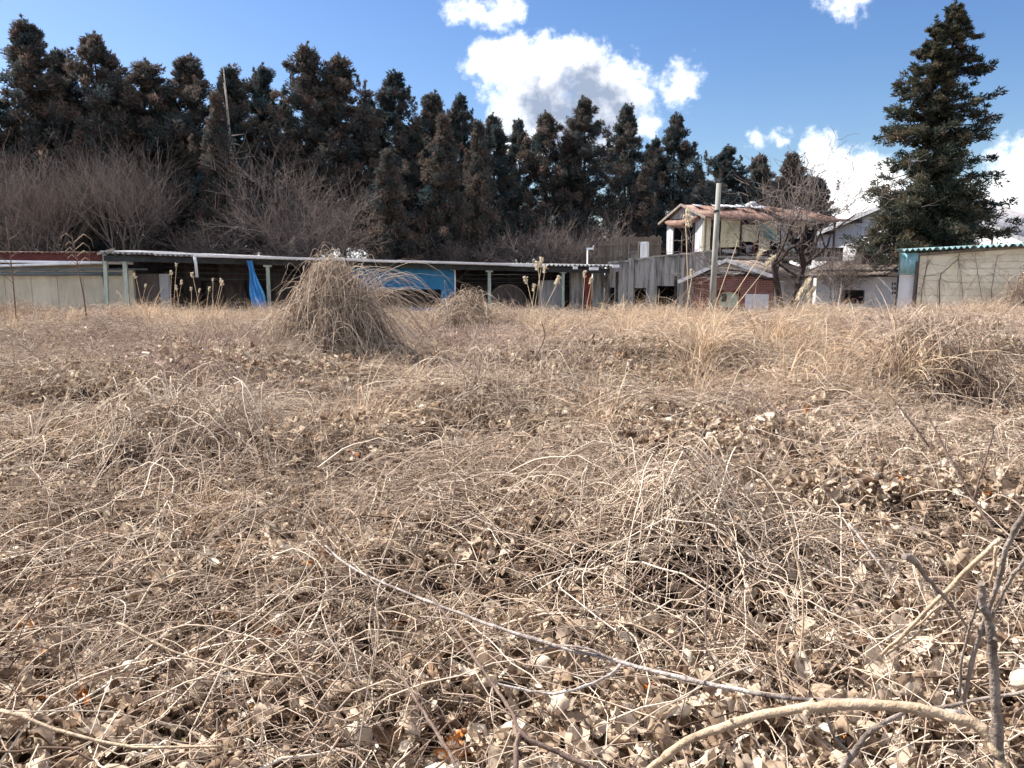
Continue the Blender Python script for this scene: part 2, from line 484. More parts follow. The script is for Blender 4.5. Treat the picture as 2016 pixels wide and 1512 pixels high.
class MB:
    """collects boxes, prisms, tubes and corrugated patches into ONE mesh"""
    def __init__(s):
        s.v, s.f, s.sm = [], [], []

    def add(s, vs, fs, smooth=False):
        b = len(s.v)
        s.v += [tuple(p) for p in vs]
        s.f += [tuple(i + b for i in f) for f in fs]
        s.sm += [smooth] * len(fs)
        return s

    def box(s, x0, x1, y0, y1, z0, z1, skew=(0, 0, 0, 0)):
        # skew: dz added at (x0 top, x1 top, x0 bottom, x1 bottom)
        a, b, c, e = skew
        vs = [(x0, y0, z0 + c), (x1, y0, z0 + e), (x1, y1, z0 + e), (x0, y1, z0 + c),
              (x0, y0, z1 + a), (x1, y0, z1 + b), (x1, y1, z1 + b), (x0, y1, z1 + a)]
        fs = [(3, 2, 1, 0), (4, 5, 6, 7), (0, 1, 5, 4), (1, 2, 6, 5), (2, 3, 7, 6), (3, 0, 4, 7)]
        return s.add(vs, fs)

    def prism(s, pts, y0, y1):
        """polygon of (x,z) pushed from y0 to y1"""
        n = len(pts)
        vs = [(p[0], y0, p[1]) for p in pts] + [(p[0], y1, p[1]) for p in pts]
        fs = [tuple(range(n)), tuple(range(2 * n - 1, n - 1, -1))]
        fs += [(i, i + n, (i + 1) % n + n, (i + 1) % n) for i in range(n)]
        return s.add(vs, fs)

    def bar(s, a, b, w, h=None):
        """square-section bar from a to b"""
        h = h or w
        a, b = Vector(a), Vector(b)
        t = (b - a).normalized()
        up = Vector((0, 0, 1)) if abs(t.z) < 0.95 else Vector((0, 1, 0))
        sd_ = t.cross(up).normalized() * (w / 2)
        u_ = sd_.cross(t).normalized() * (h / 2)
        vs = [p + i * sd_ + j * u_ for p in (a, b) for (i, j) in ((-1, -1), (1, -1), (1, 1), (-1, 1))]
        return s.add(vs, [(0, 1, 2, 3), (7, 6, 5, 4), (0, 4, 5, 1), (1, 5, 6, 2), (2, 6, 7, 3), (3, 7, 4, 0)])

    def tube(s, pts, r, k=8):
        pts = [Vector(p) for p in pts]
        rs = r if isinstance(r, (list, tuple)) else [r] * len(pts)
        b = len(s.v)
        n = len(pts)
        for i, p in enumerate(pts):
            t = (pts[min(i + 1, n - 1)] - pts[max(i - 1, 0)]).normalized()
            ref = Vector((0, 0, 1)) if abs(t.z) < 0.9 else Vector((0, 1, 0))
            a = t.cross(ref).normalized()
            c = a.cross(t)
            for j in range(k):
                th = 2 * math.pi * j / k
                s.v.append(tuple(p + (a * math.cos(th) + c * math.sin(th)) * rs[i]))
        for i in range(n - 1):
            for j in range(k):
                s.f.append((b + i * k + j, b + i * k + (j + 1) % k, b + (i + 1) * k + (j + 1) % k, b + (i + 1) * k + j))
                s.sm.append(True)
        s.f.append(tuple(b + j for j in range(k - 1, -1, -1)))
        s.f.append(tuple(b + (n - 1) * k + j for j in range(k)))
        s.sm += [False, False]
        return s

    def corr(s, p00, p10, p01, p11, period, amp, thick=0.008, spp=6, rows=2, sag=0.0, tri=False):
        """corrugated sheet: waves run along p00->p10, ridges along p00->p01"""
        p00, p10, p01, p11 = [Vector(p) for p in (p00, p10, p01, p11)]
        L = (p10 - p00).length
        nrm = (p10 - p00).cross(p01 - p00).normalized()
        if nrm.z < 0:
            nrm = -nrm
        n = max(4, int(L / period * spp))
        b = len(s.v)
        for lay in (0, 1):
            for r in range(rows):
                f = r / (rows - 1)
                for i in range(n + 1):
                    t = i / n
                    ph = L * t / period
                    if tri:
                        w = 4 * abs(ph % 1.0 - 0.5) - 1
                    else:
                        w = math.cos(2 * math.pi * ph)
                    p = (p00 * (1 - t) + p10 * t) * (1 - f) + (p01 * (1 - t) + p11 * t) * f
                    p = p + nrm * (w * amp + (thick if lay else 0.0))
                    p.z -= sag * math.sin(math.pi * t)
                    s.v.append(tuple(p))
        W_ = n + 1
        lay = rows * W_
        for r in range(rows - 1):
            for i in range(n):
                a = b + r * W_ + i
                s.f.append((a, a + W_, a + W_ + 1, a + 1))
                s.f.append((a + lay, a + lay + 1, a + lay + W_ + 1, a + lay + W_))
                s.sm += [not tri, not tri]
        for i in range(n):
            for r in (0, rows - 1):
                a = b + r * W_ + i
                s.f.append((a, a + 1, a + lay + 1, a + lay) if r == 0 else (a + 1, a, a + lay, a + lay + 1))
                s.sm.append(False)
        for r in range(rows - 1):
            for i in (0, n):
                a = b + r * W_ + i
                s.f.append((a, a + lay, a + lay + W_, a + W_) if i == 0 else (a + W_, a + lay + W_, a + lay, a))
                s.sm.append(False)
        return s

    def mesh(s, name):
        me = bpy.data.meshes.new(name)
        me.from_pydata(s.v, [], s.f)
        me.polygons.foreach_set('use_smooth', s.sm)
        me.update()
        return me

    def build(s, name, mat, parent=None, **kw):
        return link_obj(name, s.mesh(name), mat, parent, **kw)


class NPM:
    """collects big numpy quad soups with a 'tone' attribute"""
    def __init__(s):
        s.V, s.F, s.T, s.n = [], [], [], 0

    def add(s, V, F, T):
        s.V.append(np.asarray(V, np.float32).reshape(-1, 3))
        s.F.append(np.asarray(F, np.int64).reshape(-1, 4) + s.n)
        s.T.append(np.asarray(T, np.float32).reshape(-1))
        s.n += len(s.V[-1])
        return s

    def mesh(s, name, smooth=False):
        V = np.concatenate(s.V)
        F = np.concatenate(s.F)
        T = np.concatenate(s.T)
        me = bpy.data.meshes.new(name)
        me.vertices.add(len(V))
        me.vertices.foreach_set('co', V.ravel())
        me.loops.add(F.size)
        me.loops.foreach_set('vertex_index', F.ravel().astype(np.int32))
        me.polygons.add(len(F))
        me.polygons.foreach_set('loop_start', np.arange(0, F.size, 4, dtype=np.int32))
        if smooth:
            me.polygons.foreach_set('use_smooth', np.ones(len(F), bool))
        at_ = me.attributes.new('tone', 'FLOAT', 'POINT')
        at_.data.foreach_set('value', T)
        me.update(calc_edges=True)
        return me

    def build(s, name, mat, parent=None, smooth=False, **kw):
        return link_obj(name, s.mesh(name, smooth), mat, parent, **kw)


def norm(a):
    return a / np.maximum(np.linalg.norm(a, axis=-1, keepdims=True), 1e-9)


def np_tubes(npm, P, Rr, k, tone):
    """P (N,S,3) polylines, Rr (N,S) radii, tone (N,)"""
    N, S, _ = P.shape
    T = norm(np.gradient(P, axis=1))
    ref = np.zeros_like(T)
    ref[...] = (0.31, 0.17, 0.93)
    par = np.abs((T * ref).sum(-1)) > 0.93
    ref[par] = (0.9, 0.3, 0.1)
    U = norm(np.cross(T, ref))
    Wv = np.cross(T, U)
    th = np.arange(k) * 2 * math.pi / k
    ring = P[:, :, None, :] + Rr[:, :, None, None] * (np.cos(th)[:, None] * U[:, :, None, :] + np.sin(th)[:, None] * Wv[:, :, None, :])
    idx = np.arange(N * S * k).reshape(N, S, k)
    a = idx[:, :-1, :]
    b = np.roll(idx, -1, axis=2)[:, :-1, :]
    c = np.roll(idx, -1, axis=2)[:, 1:, :]
    e = idx[:, 1:, :]
    F = np.stack([a, b, c, e], -1).reshape(-1, 4)
    npm.add(ring, F, np.repeat(tone, S * k))


def np_ribbons(npm, P, Wd, side, tone):
    """flat blades: P (N,S,3), Wd (N,S) half widths, side (N,3)"""
    N, S, _ = P.shape
    sdv = norm(side)[:, None, :] * Wd[:, :, None]
    V = np.stack([P - sdv, P + sdv], 2)
    idx = np.arange(N * S * 2).reshape(N, S, 2)
    F = np.stack([idx[:, :-1, 0], idx[:, :-1, 1], idx[:, 1:, 1], idx[:, 1:, 0]], -1).reshape(-1, 4)
    npm.add(V, F, np.repeat(tone, S * 2))


def rot_mats(rx, ry, rz):
    cx, sx_, cy, sy_, cz, sz_ = np.cos(rx), np.sin(rx), np.cos(ry), np.sin(ry), np.cos(rz), np.sin(rz)
    Z, O = np.zeros_like(rx), np.ones_like(rx)
    X = np.stack([O, Z, Z, Z, cx, -sx_, Z, sx_, cx], -1).reshape(-1, 3, 3)
    Y = np.stack([cy, Z, sy_, Z, O, Z, -sy_, Z, cy], -1).reshape(-1, 3, 3)
    Zm = np.stack([cz, -sz_, Z, sz_, cz, Z, Z, Z, O], -1).reshape(-1, 3, 3)
    return Zm @ Y @ X


def np_leaves(npm, pos, size, rg, tilt=0.55, gu=5, gv=5, tone=None):
    """broad withered leaves: curled, folded and crumpled little grids"""
    N = len(pos)
    uu = np.linspace(0, 1, gu)[None, :, None]
    vv = np.linspace(-1, 1, gv)[None, None, :]
    pw = rg.uniform(0.55, 0.95, (N, 1, 1))
    wprof = np.sin(np.pi * np.clip(uu, 0.015, 0.985) ** pw) ** 0.75
    lob = 1 + 0.32 * rg.normal(size=(N, gu, 1)) * (np.abs(vv) > 0.6)
    asp = rg.uniform(0.28, 0.52, (N, 1, 1))
    half = wprof * asp * lob
    curl = rg.uniform(0.8, 7.0, (N, 1, 1)) * np.where(rg.random((N, 1, 1)) < 0.7, 1, -1)
    arc = vv * half + rg.normal(0, 0.12, (N, 1, 1))
    x = np.sin(arc * curl) / curl
    z = (1 - np.cos(arc * curl)) / curl
    bend = rg.normal(0, 2.3, (N, 1, 1))
    bend = np.where(np.abs(bend) < 0.2, 0.2, bend)
    s_ = (uu - 0.5) + 0 * x
    y = np.sin(s_ * bend) / bend
    z = z * np.cos(s_ * bend) + (1 - np.cos(s_ * bend)) / bend
    Vl = np.stack([x + 0 * y, y + 0 * x, z], -1)
    for _ in range(3):      # crumples
        ph = rg.uniform(3.0, 12.0, (N, 1, 1)) * uu + rg.uniform(2.0, 7.0, (N, 1, 1)) * vv + rg.uniform(0, 6.28, (N, 1, 1))
        Vl = Vl + 0.07 * np.sin(ph)[..., None] * norm(rg.normal(size=(N, 1, 1, 3)) + np.array([0, 0, 1.0]))
    Vl = Vl + rg.normal(0, 0.018, Vl.shape)
    Vl *= np.asarray(size)[:, None, None, None]
    Rm = rot_mats(rg.normal(0, tilt, N), rg.normal(0, tilt, N), rg.uniform(0, 6.283, N))
    Vl = np.einsum('nij,nuvj->nuvi', Rm, Vl) + pos[:, None, None, :]
    idx = np.arange(N * gu * gv).reshape(N, gu, gv)
    F = np.stack([idx[:, :-1, :-1], idx[:, 1:, :-1], idx[:, 1:, 1:], idx[:, :-1, 1:]], -1).reshape(-1, 4)
    if tone is None:
        tone = np.clip(rg.beta(1.9, 1.75, N) * 0.93, 0.02, 0.93)
        tone[rg.random(N) < 0.012] = 1.0
    npm.add(Vl, F, np.repeat(tone, gu * gv))


def wander(rg, n, S, L, turn=0.35, arch=0.15, z0=0.02, rad=0.5, tilt=0.0, flow=None):
    """stems wandering in the mat: (n,S,3)"""
    start = rg.uniform(0, 6.283, (n, 1)) if flow is None else rg.normal(0, flow, (n, 1)) + math.pi * rg.integers(0, 2, (n, 1))
    phi = start + np.cumsum(rg.normal(0, turn, (n, S)), 1)
    phi += np.linspace(-1, 1, S)[None] * rg.normal(0, 0.9, (n, 1))
    Ls = (L if np.ndim(L) else np.full(n, L))[:, None] / S
    xy = np.cumsum(np.stack([np.cos(phi), np.sin(phi)], -1) * Ls[..., None], 1)
    xy -= xy.mean(1, keepdims=True)
    rr = rad * np.sqrt(rg.random((n, 1)))
    th = rg.uniform(0, 6.283, (n, 1))
    xy[..., 0] += rr * np.cos(th)
    xy[..., 1] += rr * np.sin(th)
    t = np.linspace(0, 1, S)[None]
    z = z0 * rg.random((n, 1)) + np.abs(rg.normal(0, arch, (n, 1))) * np.sin(np.pi * t) ** 0.8
    z += tilt * rg.normal(0, 1, (n, 1)) * (t - 0.5)
    z += np.cumsum(rg.normal(0, 0.012, (n, S)), 1)
    return np.concatenate([xy, z[..., None]], -1)


def arc_blades(rg, n, S, L, rad, lean0=(0.0, 0.5), droop=(0.6, 2.2), az=None):
    """grass culms rising from a tuft and arching over"""
    azm = rg.uniform(0, 6.283, n) if az is None else az + rg.normal(0, 0.5, n)
    l0 = rg.uniform(lean0[0], lean0[1], n)[:, None]
    dr = rg.uniform(droop[0], droop[1], n)[:, None]
    t = np.linspace(0, 1, S)[None]
    el = math.pi / 2 - (l0 + dr * t ** 1.6)
    st = (L if np.ndim(L) else np.full(n, L))[:, None] / (S - 1)
    h = np.cumsum(np.cos(el) * st, 1)
    z = np.cumsum(np.sin(el) * st, 1)
    h -= h[:, :1]
    z -= z[:, :1]
    rr = rad * np.sqrt(rg.random(n))
    th = rg.uniform(0, 6.283, n)
    P = np.stack([rr[:, None] * np.cos(th)[:, None] + h * np.cos(azm)[:, None],
                  rr[:, None] * np.sin(th)[:, None] + h * np.sin(azm)[:, None], z], -1)
    side = np.stack([-np.sin(azm), np.cos(azm), rg.normal(0, 0.5, n)], -1)
    return P, side


# smooth value noise for the terrain and mat
_grid = rng.random((64, 64))


def vnoise(x, y, s):
    x = np.asarray(x, float) * s + 37.3
    y = np.asarray(y, float) * s + 11.7
    xi, yi = np.floor(x).astype(int), np.floor(y).astype(int)
    fx, fy = x - xi, y - yi
    fx = fx * fx * (3 - 2 * fx)
    fy = fy * fy * (3 - 2 * fy)
    a = _grid[xi % 64, yi % 64]
    b = _grid[(xi + 1) % 64, yi % 64]
    c = _grid[xi % 64, (yi + 1) % 64]
    e = _grid[(xi + 1) % 64, (yi + 1) % 64]
    return (a * (1 - fx) + b * fx) * (1 - fy) + (c * (1 - fx) + e * fx) * fy


# mounds of overgrown growth : x, y, rx, ry, height above the mat
MOUNDS = {
    'left_front': (-2.45, 4.95, 1.0, 0.8, 0.50),
    'tall': (-2.50, 10.2, 0.98, 0.95, 1.20),
    'mid': (-0.86, 16.0, 1.35, 1.10, 0.80),
    'centre': (-0.25, 7.3, 1.05, 0.80, 0.34),
    'right': (4.45, 7.9, 0.95, 0.85, 0.56),
    'far': (2.75, 18.5, 1.40, 1.00, 0.45),
    'thicket': (0.85, 3.6, 0.95, 0.65, 0.24),
}
SOFT = [(-3.2, 8.6, 1.8, 1.2, 0.22), (1.9, 6.0, 1.2, 0.8, 0.16), (3.4, 4.6, 1.0, 0.8, 0.12), (-0.9, 3.4, 1.4, 0.7, 0.06),
        (-5.2, 7.2, 1.3, 1.2, 0.22), (6.8, 11.5, 1.8, 1.5, 0.30), (2.3, 11.0, 1.8, 1.2, 0.20), (13.5, 20.5, 2.2, 1.6, 0.35),
        (8.8, 21.5, 1.4, 1.0, 0.40), (-10.5, 22, 2.5, 1.5, 0.20), (-16.5, 23.5, 2.0, 1.5, 0.35), (1.6, 2.3, 0.8, 0.6, 0.08),
        (-6.5, 24.5, 0.9, 0.7, 0.35), (-12.5, 25.0, 1.2, 0.8, 0.30), (-4.2, 24.0, 0.8, 0.6, 0.25), (4.8, 23.5, 1.0, 0.7, 0.35), (6.8, 24.0, 0.8, 0.6, 0.25),
        (10.8, 22.5, 0.9, 0.7, 0.40), (0.5, 23.0, 1.0, 0.7, 0.25), (-8.8, 17.5, 1.5, 1.0, 0.22), (5.0, 13.5, 1.3, 0.9, 0.25), (-5.8, 12.5, 1.4, 1.0, 0.22), (8.8, 14.5, 1.4, 1.0, 0.25)]


def hollow(x, y):
    q = vnoise(x + 3.1, y - 1.7, 1.25) * 0.65 + vnoise(x, y + 9.0, 2.9) * 0.35
    return np.clip((q - 0.60) / 0.10, 0, 1)


PITS = [(-2.5, 4.45, 0.50, 0.26), (-2.95, 9.5, 0.45, 0.30), (0.85, 3.25, 0.55, 0.20), (4.35, 7.4, 0.60, 0.24), (-0.7, 15.4, 0.6, 0.3), (-0.25, 6.9, 0.5, 0.2)]


def base_h(x, y):
    x = np.asarray(x, float)
    y = np.asarray(y, float)
    h = 0.20 + 0.14 * np.clip((y - 3) / 9, 0, 1) - 0.40 * np.clip((y - 15) / 10, 0, 1)
    h = h + 0.26 * (vnoise(x, y, 0.7) - 0.5) + 0.17 * (vnoise(x, y, 1.9) - 0.5) + 0.38 * (vnoise(x, y, 0.27) - 0.5) * np.clip(y / 14, 0, 1)
    for (mx, my, rx, ry, hh) in SOFT:
        h = h + 1.45 * hh * np.exp(-(((x - mx) / rx) ** 2 + ((y - my) / ry) ** 2) * 1.1)
    h = h - 0.13 * hollow(x, y) * np.clip((14 - y) / 6, 0.2, 1)
    return np.maximum(h, 0.05)


def mat_h(x, y, mounds=True):
    h = base_h(x, y)
    for k, (mx, my, rx, ry, hh) in MOUNDS.items():
        if k == 'tall':
            hh = 0.55
        h = h + hh * np.exp(-(((x - mx) / rx) ** 2 + ((y - my) / ry) ** 2) * 1.3)
    return h


def ground_h(x, y):
    h = base_h(x, y) - 0.15 - 0.05 * hollow(np.asarray(x, float), np.asarray(y, float))
    for k, (mx, my, rx, ry, hh) in MOUNDS.items():
        h = h + 0.22 * min(hh, 0.6) * np.exp(-(((x - mx) / rx) ** 2 + ((y - my) / ry) ** 2) * 1.5)
    for (px_, py_, pr, pd) in PITS:
        h = h - pd * np.exp(-(((x - px_) / pr) ** 2 + ((y - py_) / (pr * 0.7)) ** 2))
    far = np.clip((y - 25) / 6, 0, 1)
    return h * (1 - far) + 0.12 * far


# ------------------------------------------------------------------ ground sheet to the horizon
def grid_axis(parts):
    out = []
    for a, b, n in parts:
        out += list(np.linspace(a, b, n, endpoint=False))
    return np.array(out + [parts[-1][1]])


gx = grid_axis([(-1500, -200, 4), (-200, -30, 10), (-30, -8, 60), (-8, 8, 130), (8, 30, 60), (30, 200, 10), (200, 1500, 4)])
gy = grid_axis([(-1500, -60, 4), (-60, -2, 14), (-2, 9, 100), (9, 32, 90), (32, 80, 14), (80, 400, 8), (400, 2500, 5)])
GX, GY = np.meshgrid(gx, gy, indexing='ij')
GZ = ground_h(GX, np.maximum(GY, -2))
nx, ny = GX.shape
idx = np.arange(nx * ny).reshape(nx, ny)
gm = NPM()
gm.add(np.stack([GX, GY, GZ], -1), np.stack([idx[:-1, :-1], idx[1:, :-1], idx[1:, 1:], idx[:-1, 1:]], -1), np.zeros(nx * ny))
ground = gm.build('ground', 'ground', smooth=True)
tag(ground, 'dark soil and matted litter of the overgrown lot', kind='structure')


# ------------------------------------------------------------------ buildings
class Frame:
    """a vertical front plane through two ground points; local x runs along the front, y goes back, z up"""
    def __init__(s, px0, Y0, px1, Y1, py=545):
        a, b = at(px0, py, Y0), at(px1, py, Y1)
        s.o = Vector((a.x, a.y, 0))
        s.t = Vector((b.x - a.x, b.y - a.y, 0))
        s.L = s.t.length
        s.t.normalize()
        s.n = Vector((-s.t.y, s.t.x, 0))
        s.ang = math.atan2(s.t.y, s.t.x)

    def hit(s, px, py, off=0.0):
        r = pix_ray(px, py)
        c = Vector((0, 0, CAMZ))
        k = (off - (c - s.o).dot(s.n)) / r.dot(s.n)
        p = c + r * k
        return (p - s.o).dot(s.t), p.z

    def x(s, px, off=0.0, py=545):
        return s.hit(px, py, off)[0]

    def root(s, name):
        return empty(name, s.o, s.ang)

    def world(s, x, y, z):
        return s.o + s.t * x + s.n * y + Vector((0, 0, z))


def wall_with_holes(mb, x0, x1, z0, z1, y0, y1, holes, top=None):
    """wall built of boxes round rectangular openings (x0,x1,z0,z1); top = (dz at x0, dz at x1)"""
    xs = sorted({x0, x1} | {h[0] for h in holes} | {h[1] for h in holes})
    for a, b in zip(xs[:-1], xs[1:]):
        c = (a + b) / 2
        here = sorted([h for h in holes if h[0] <= c <= h[1]], key=lambda h: h[2])
        z = z0
        for h in here:
            if h[2] > z:
                mb.box(a, b, y0, y1, z, h[2])
            z = h[3]
        sk = (0, 0, 0, 0)
        if top:
            f = lambda x_: top[0] + (top[1] - top[0]) * (x_ - x0) / (x1 - x0)
            sk = (f(a), f(b), 0, 0)
        mb.box(a, b, y0, y1, z, z1, sk)


# ---- long open shed with the corrugated roof
F = Frame(200, 28.0, 1215, 32.0)
zL = F.hit(200, 497, -0.5)[1]
zR = F.hit(1215, 524, -0.5)[1]
xL, xR = F.x(200, -0.5), F.x(1215, -0.5)


def eave(x):
    return zL + (zR - zL) * (x - xL) / (xR - xL) - 0.07 * math.sin(math.pi * min(max((x - xL) / (xR - xL), 0), 1))


shed = F.root('open_shed')
tag(shed, 'long low open-fronted shed under a wavy corrugated roof', 'shed')
def shed_slope(x):
    w = F.world(x, 0, 0)
    return (eave(x) - CAMZ) / w.y + 0.007


PITCH_SHED = 0.03
nsh = 22
for i in range(nsh):
    a = xL + (xR - xL) * i / nsh
    b = xL + (xR - xL) * (i + 1) / nsh + 0.04
    dz = random.uniform(-0.012, 0.012)
    y0 = -0.5 + random.uniform(-0.05, 0.05)
    MB().corr((a, y0, eave(a) + dz), (b, y0, eave(b) + dz + random.uniform(-0.008, 0.008)),
              (a, 4.8, eave(a) + dz + shed_slope(a) * 5.3), (b, 4.8, eave(b) + dz + shed_slope(b) * 5.3), 0.172, 0.04, 0.014).build('roof_sheet', 'slate', shed)
# broken, hanging sheet ends on the right
for px0, px1, dy in ((1128, 1137, 5), (1160, 1178, 7), (1205, 1219, 2)):
    a, z0 = F.hit(px0, 522 + dy, -0.56)
    b, _ = F.hit(px1, 522, -0.56)
    MB().box(a, b, -0.60, -0.57, z0 - 0.06, z0 + 0.06).build('broken_sheet', 'gutter', shed)
# eaves beam and purlins
MB().box(xL, xR - 0.2, -0.12, 0.02, eave(xL) - 0.30, eave(xL) - 0.10, (0, zR - zL, 0, zR - zL)).build('eaves_beam', 'steel_dark', shed)
for y in (1.4, 2.9, 4.4):
    z = PITCH_SHED * (y + 0.5)
    MB().box(xL + 0.3, xR - 0.3, y, y + 0.08, eave(xL) - 0.2 + z, eave(xL) - 0.07 + z, (0, zR - zL, 0, zR - zL)).build('purlin', 'board_dark', shed)
# gutter with its bent, torn end
ga, gb = F.x(383, -0.62), F.x(1075, -0.62)
nseg = 9
for i in range(nseg):
    a = ga + (gb - ga) * i / nseg
    b = ga + (gb - ga) * (i + 1) / nseg + 0.015
    za = F.hit(383 + (1075 - 383) * i / nseg, 502.5 + 21.5 * i / nseg, -0.62)[1]
    zb = F.hit(383 + (1075 - 383) * (i + 1) / nseg, 502.5 + 21.5 * (i + 1) / nseg, -0.62)[1]
    dz = random.uniform(-0.015, 0.015)
    g_ = MB()
    prof = [(-0.07, 0.05), (-0.06, -0.02), (-0.03, -0.05), (0.03, -0.05), (0.06, -0.02), (0.07, 0.05)]
    vs = [(a, -0.62 + p, za + q_ + dz) for p, q_ in prof] + [(b, -0.62 + p, zb + q_ + dz) for p, q_ in prof]
    n_ = len(prof)
    g_.add(vs, [(j, j + 1, n_ + j + 1, n_ + j) for j in range(n_ - 1)] + [tuple(range(n_)), tuple(range(2 * n_ - 1, n_ - 1, -1))])
    g_.build('gutter', 'gutter', shed)
a, z1 = F.hit(383, 502, -0.62)
a2, z0 = F.hit(388, 546, -0.62)
MB().tube([(a, -0.62, z1), (a + 0.02, -0.62, z1 - 0.25), (a2, -0.62, z0)], [0.06, 0.055, 0.06], 8).build('downpipe', 'gutter', shed)
# posts
for px, r_ in ((248, 0.07), (528, 0.065), (963, 0.06), (1108, 0.055)):
    x = F.x(px)
    p = MB().box(x - r_, x + r_, -0.08, -0.08 + 2 * r_, 0, eave(x) - 0.22).build('post', 'post_green', shed)
    MB().box(x - r_ * 2.4, x + r_ * 2.4, -0.10, 0.08, eave(x) - 0.32, eave(x) - 0.24).build('post_cap', 'post_green', p)
# back wall, dark boards with rails
nb = 26
xb0, xb1 = F.x(325, 4.4), xR - 0.1
for i in range(nb):
    a = xb0 + (xb1 - xb0) * i / nb
    b = xb0 + (xb1 - xb0) * (i + 1) / nb - 0.012
    MB().box(a, b, 4.35 + random.uniform(0, 0.03), 4.45, 0, eave((a + b) / 2) + 0.05).build('back_board', 'board_brown' if random.random() < 0.45 else 'board_dark', shed)
for z in (1.55, 1.78, 2.0):
    MB().box(xb0, xb1, 4.25, 4.32, z, z + 0.05, (0, zR - zL, 0, zR - zL)).build('rail', 'rail', shed)
for px0, px1, py in ((900, 1060, 548), (900, 1060, 556), (900, 1120, 541), (540, 640, 548), (395, 480, 551)):
    a, z = F.hit(px0, py, 2.4)
    b, z2 = F.hit(px1, py, 2.4)
    MB().tube([(a, 2.4, z), (b, 2.4, z2)], 0.022, 6).build('pipe_rail', 'rail', shed)
# stored panels inside
for px0, px1, py0, py1, off, mt in ((540, 640, 553, 640, 2.6, 'board_brown'), (905, 960, 560, 640, 3.2, 'board_brown'), (1060, 1106, 552, 640, 1.6, 'sheet_grey'),
                                    (405, 480, 556, 640, 3.6, 'board_brown'), (1040, 1062, 530, 640, 2.8, 'board_dark')):
    a, zt = F.hit(px0, py0, off)
    b, _ = F.hit(px1, py0, off)
    MB().box(a, b, off, off + 0.08, 0, zt).build('stored_panel', mt, shed)
# end boards beyond the last post
for px0, px1 in ((1122, 1150), (1152, 1166), (1168, 1190), (1192, 1212)):
    a, b = F.x(px0, 1.0), F.x(px1, 1.0)
    MB().box(a, b - 0.02, 1.0, 1.08, 0, eave(b) - 0.12).build('end_board', 'concrete' if px0 != 1152 else 'rust_red', shed)
# blue wall with opening
bx0, bx1 = F.x(690, 0.35), F.x(894, 0.35)
zt = F.hit(800, 521, 0.35)[1]
wa, wb = F.x(741, 0.35), F.x(868, 0.35)
wz1 = F.hit(800, 570, 0.35)[1]
mb = MB()
wall_with_holes(mb, bx0, bx1, 0, zt + 0.12, 0.35, 0.43, [(wa, wb, 0.35, wz1)], (0.02, -0.10))
blue_wall = mb.build('blue_wall', 'blue', shed)
MB().box(bx1 + 0.002, bx1 + 0.06, 0.30, 0.44, 0.0, zt - 0.12).build('corner_trim', 'gutter', shed)
MB().box(wa - 0.05, wa - 0.003, 0.31, 0.36, 0.30, wz1).build('window_trim', 'gutter', shed)
pa, pb = F.hit(822, 518, 0.2), F.hit(893, 531, 0.2)
MB().bar((pa[0], 0.2, pa[1]), (pb[0], 0.2, pb[1]), 0.045).build('brace', 'gutter', shed)
MB().box(wa + 0.05, wb - 0.05, 1.2, 1.26, 0, wz1 + 0.3).build('inner_partition', 'board_dark', shed)
pa, pb = F.hit(898, 556, 0.9), F.hit(925, 528, 0.9)
MB().bar((pa[0], 0.9, pa[1]), (pb[0], 0.9, pb[1]), 0.05).build('brace', 'board_brown', shed)

# round tank standing in the shed
ca, cz = F.hit(1000, 561, 0.9)
ce, _ = F.hit(1037, 600, 0.9)
rad_t = (ce - ca) * 1.02
tank_o = F.world(ca, 0.95, 0)
tank = empty('round_tank', tank_o, F.ang)
tag(tank, 'brown round tank lying on its side under the open shed, rim facing out', 'tank')
ring = [(rad_t * math.cos(t), cz - rad_t + rad_t * math.sin(t)) for t in np.linspace(0, 2 * math.pi, 28, endpoint=False)]
MB().prism([(p[0] * 0.96, (p[1] - cz + rad_t) * 0.96 + cz - rad_t) for p in ring], 0.03, 1.2).build('drum', 'board_brown', tank)
MB().tube([(p[0], 0, p[1]) for p in ring] + [(ring[0][0], 0, ring[0][1])], 0.035, 6).build('rim', 'wood_grey', tank)
MB().box(-rad_t * 0.7, rad_t * 0.7, 0.1, 1.0, 0, max(0.12, cz - 2 * rad_t + 0.25)).build('cradle', 'board_dark', tank)

# ---- hanging blue tarp
tp = NPM()
top0, ztop = F.hit(486, 513, -0.35)
top1, _ = F.hit(498, 513, -0.35)
bot0, zbot = F.hit(497, 602, -0.35)
bot1, _ = F.hit(527, 602, -0.35)
nu, nv = 22, 16
uu, vv = np.meshgrid(np.linspace(0, 1, nu), np.linspace(0, 1, nv), indexing='ij')
xx = (top0 * (1 - uu) + top1 * uu) * (1 - vv) + (bot0 * (1 - uu) + bot1 * uu) * vv + 0.05 * np.sin(vv * 7 + uu * 3)
yy = 0.07 * np.sin(uu * 24 + vv * 3) * (0.4 + vv) + 0.04 * np.sin(uu * 9 - vv * 5)
zz = ztop * (1 - vv) + (zbot - 0.15) * vv + 0.03 * np.sin(uu * 12) * (vv > 0.9)
ii = np.arange(nu * nv).reshape(nu, nv)
base_t = F.world(top0, -0.42, 0)
Vt = np.stack([xx - top0, yy, zz], -1)
tp.add(np.concatenate([Vt.reshape(-1, 3), Vt.reshape(-1, 3) + np.array([0, 0.012, 0])]),
       np.concatenate([np.stack([ii[:-1, :-1], ii[1:, :-1], ii[1:, 1:], ii[:-1, 1:]], -1).reshape(-1, 4),
                       np.stack([ii[:-1, :-1], ii[:-1, 1:], ii[1:, 1:], ii[1:, :-1]], -1).reshape(-1, 4) + nu * nv]), np.full(nu * nv * 2, 0.5))
tarp = tp.build('blue_tarp', 'tarp', smooth=True, loc=base_t, rot=(0, 0, F.ang))
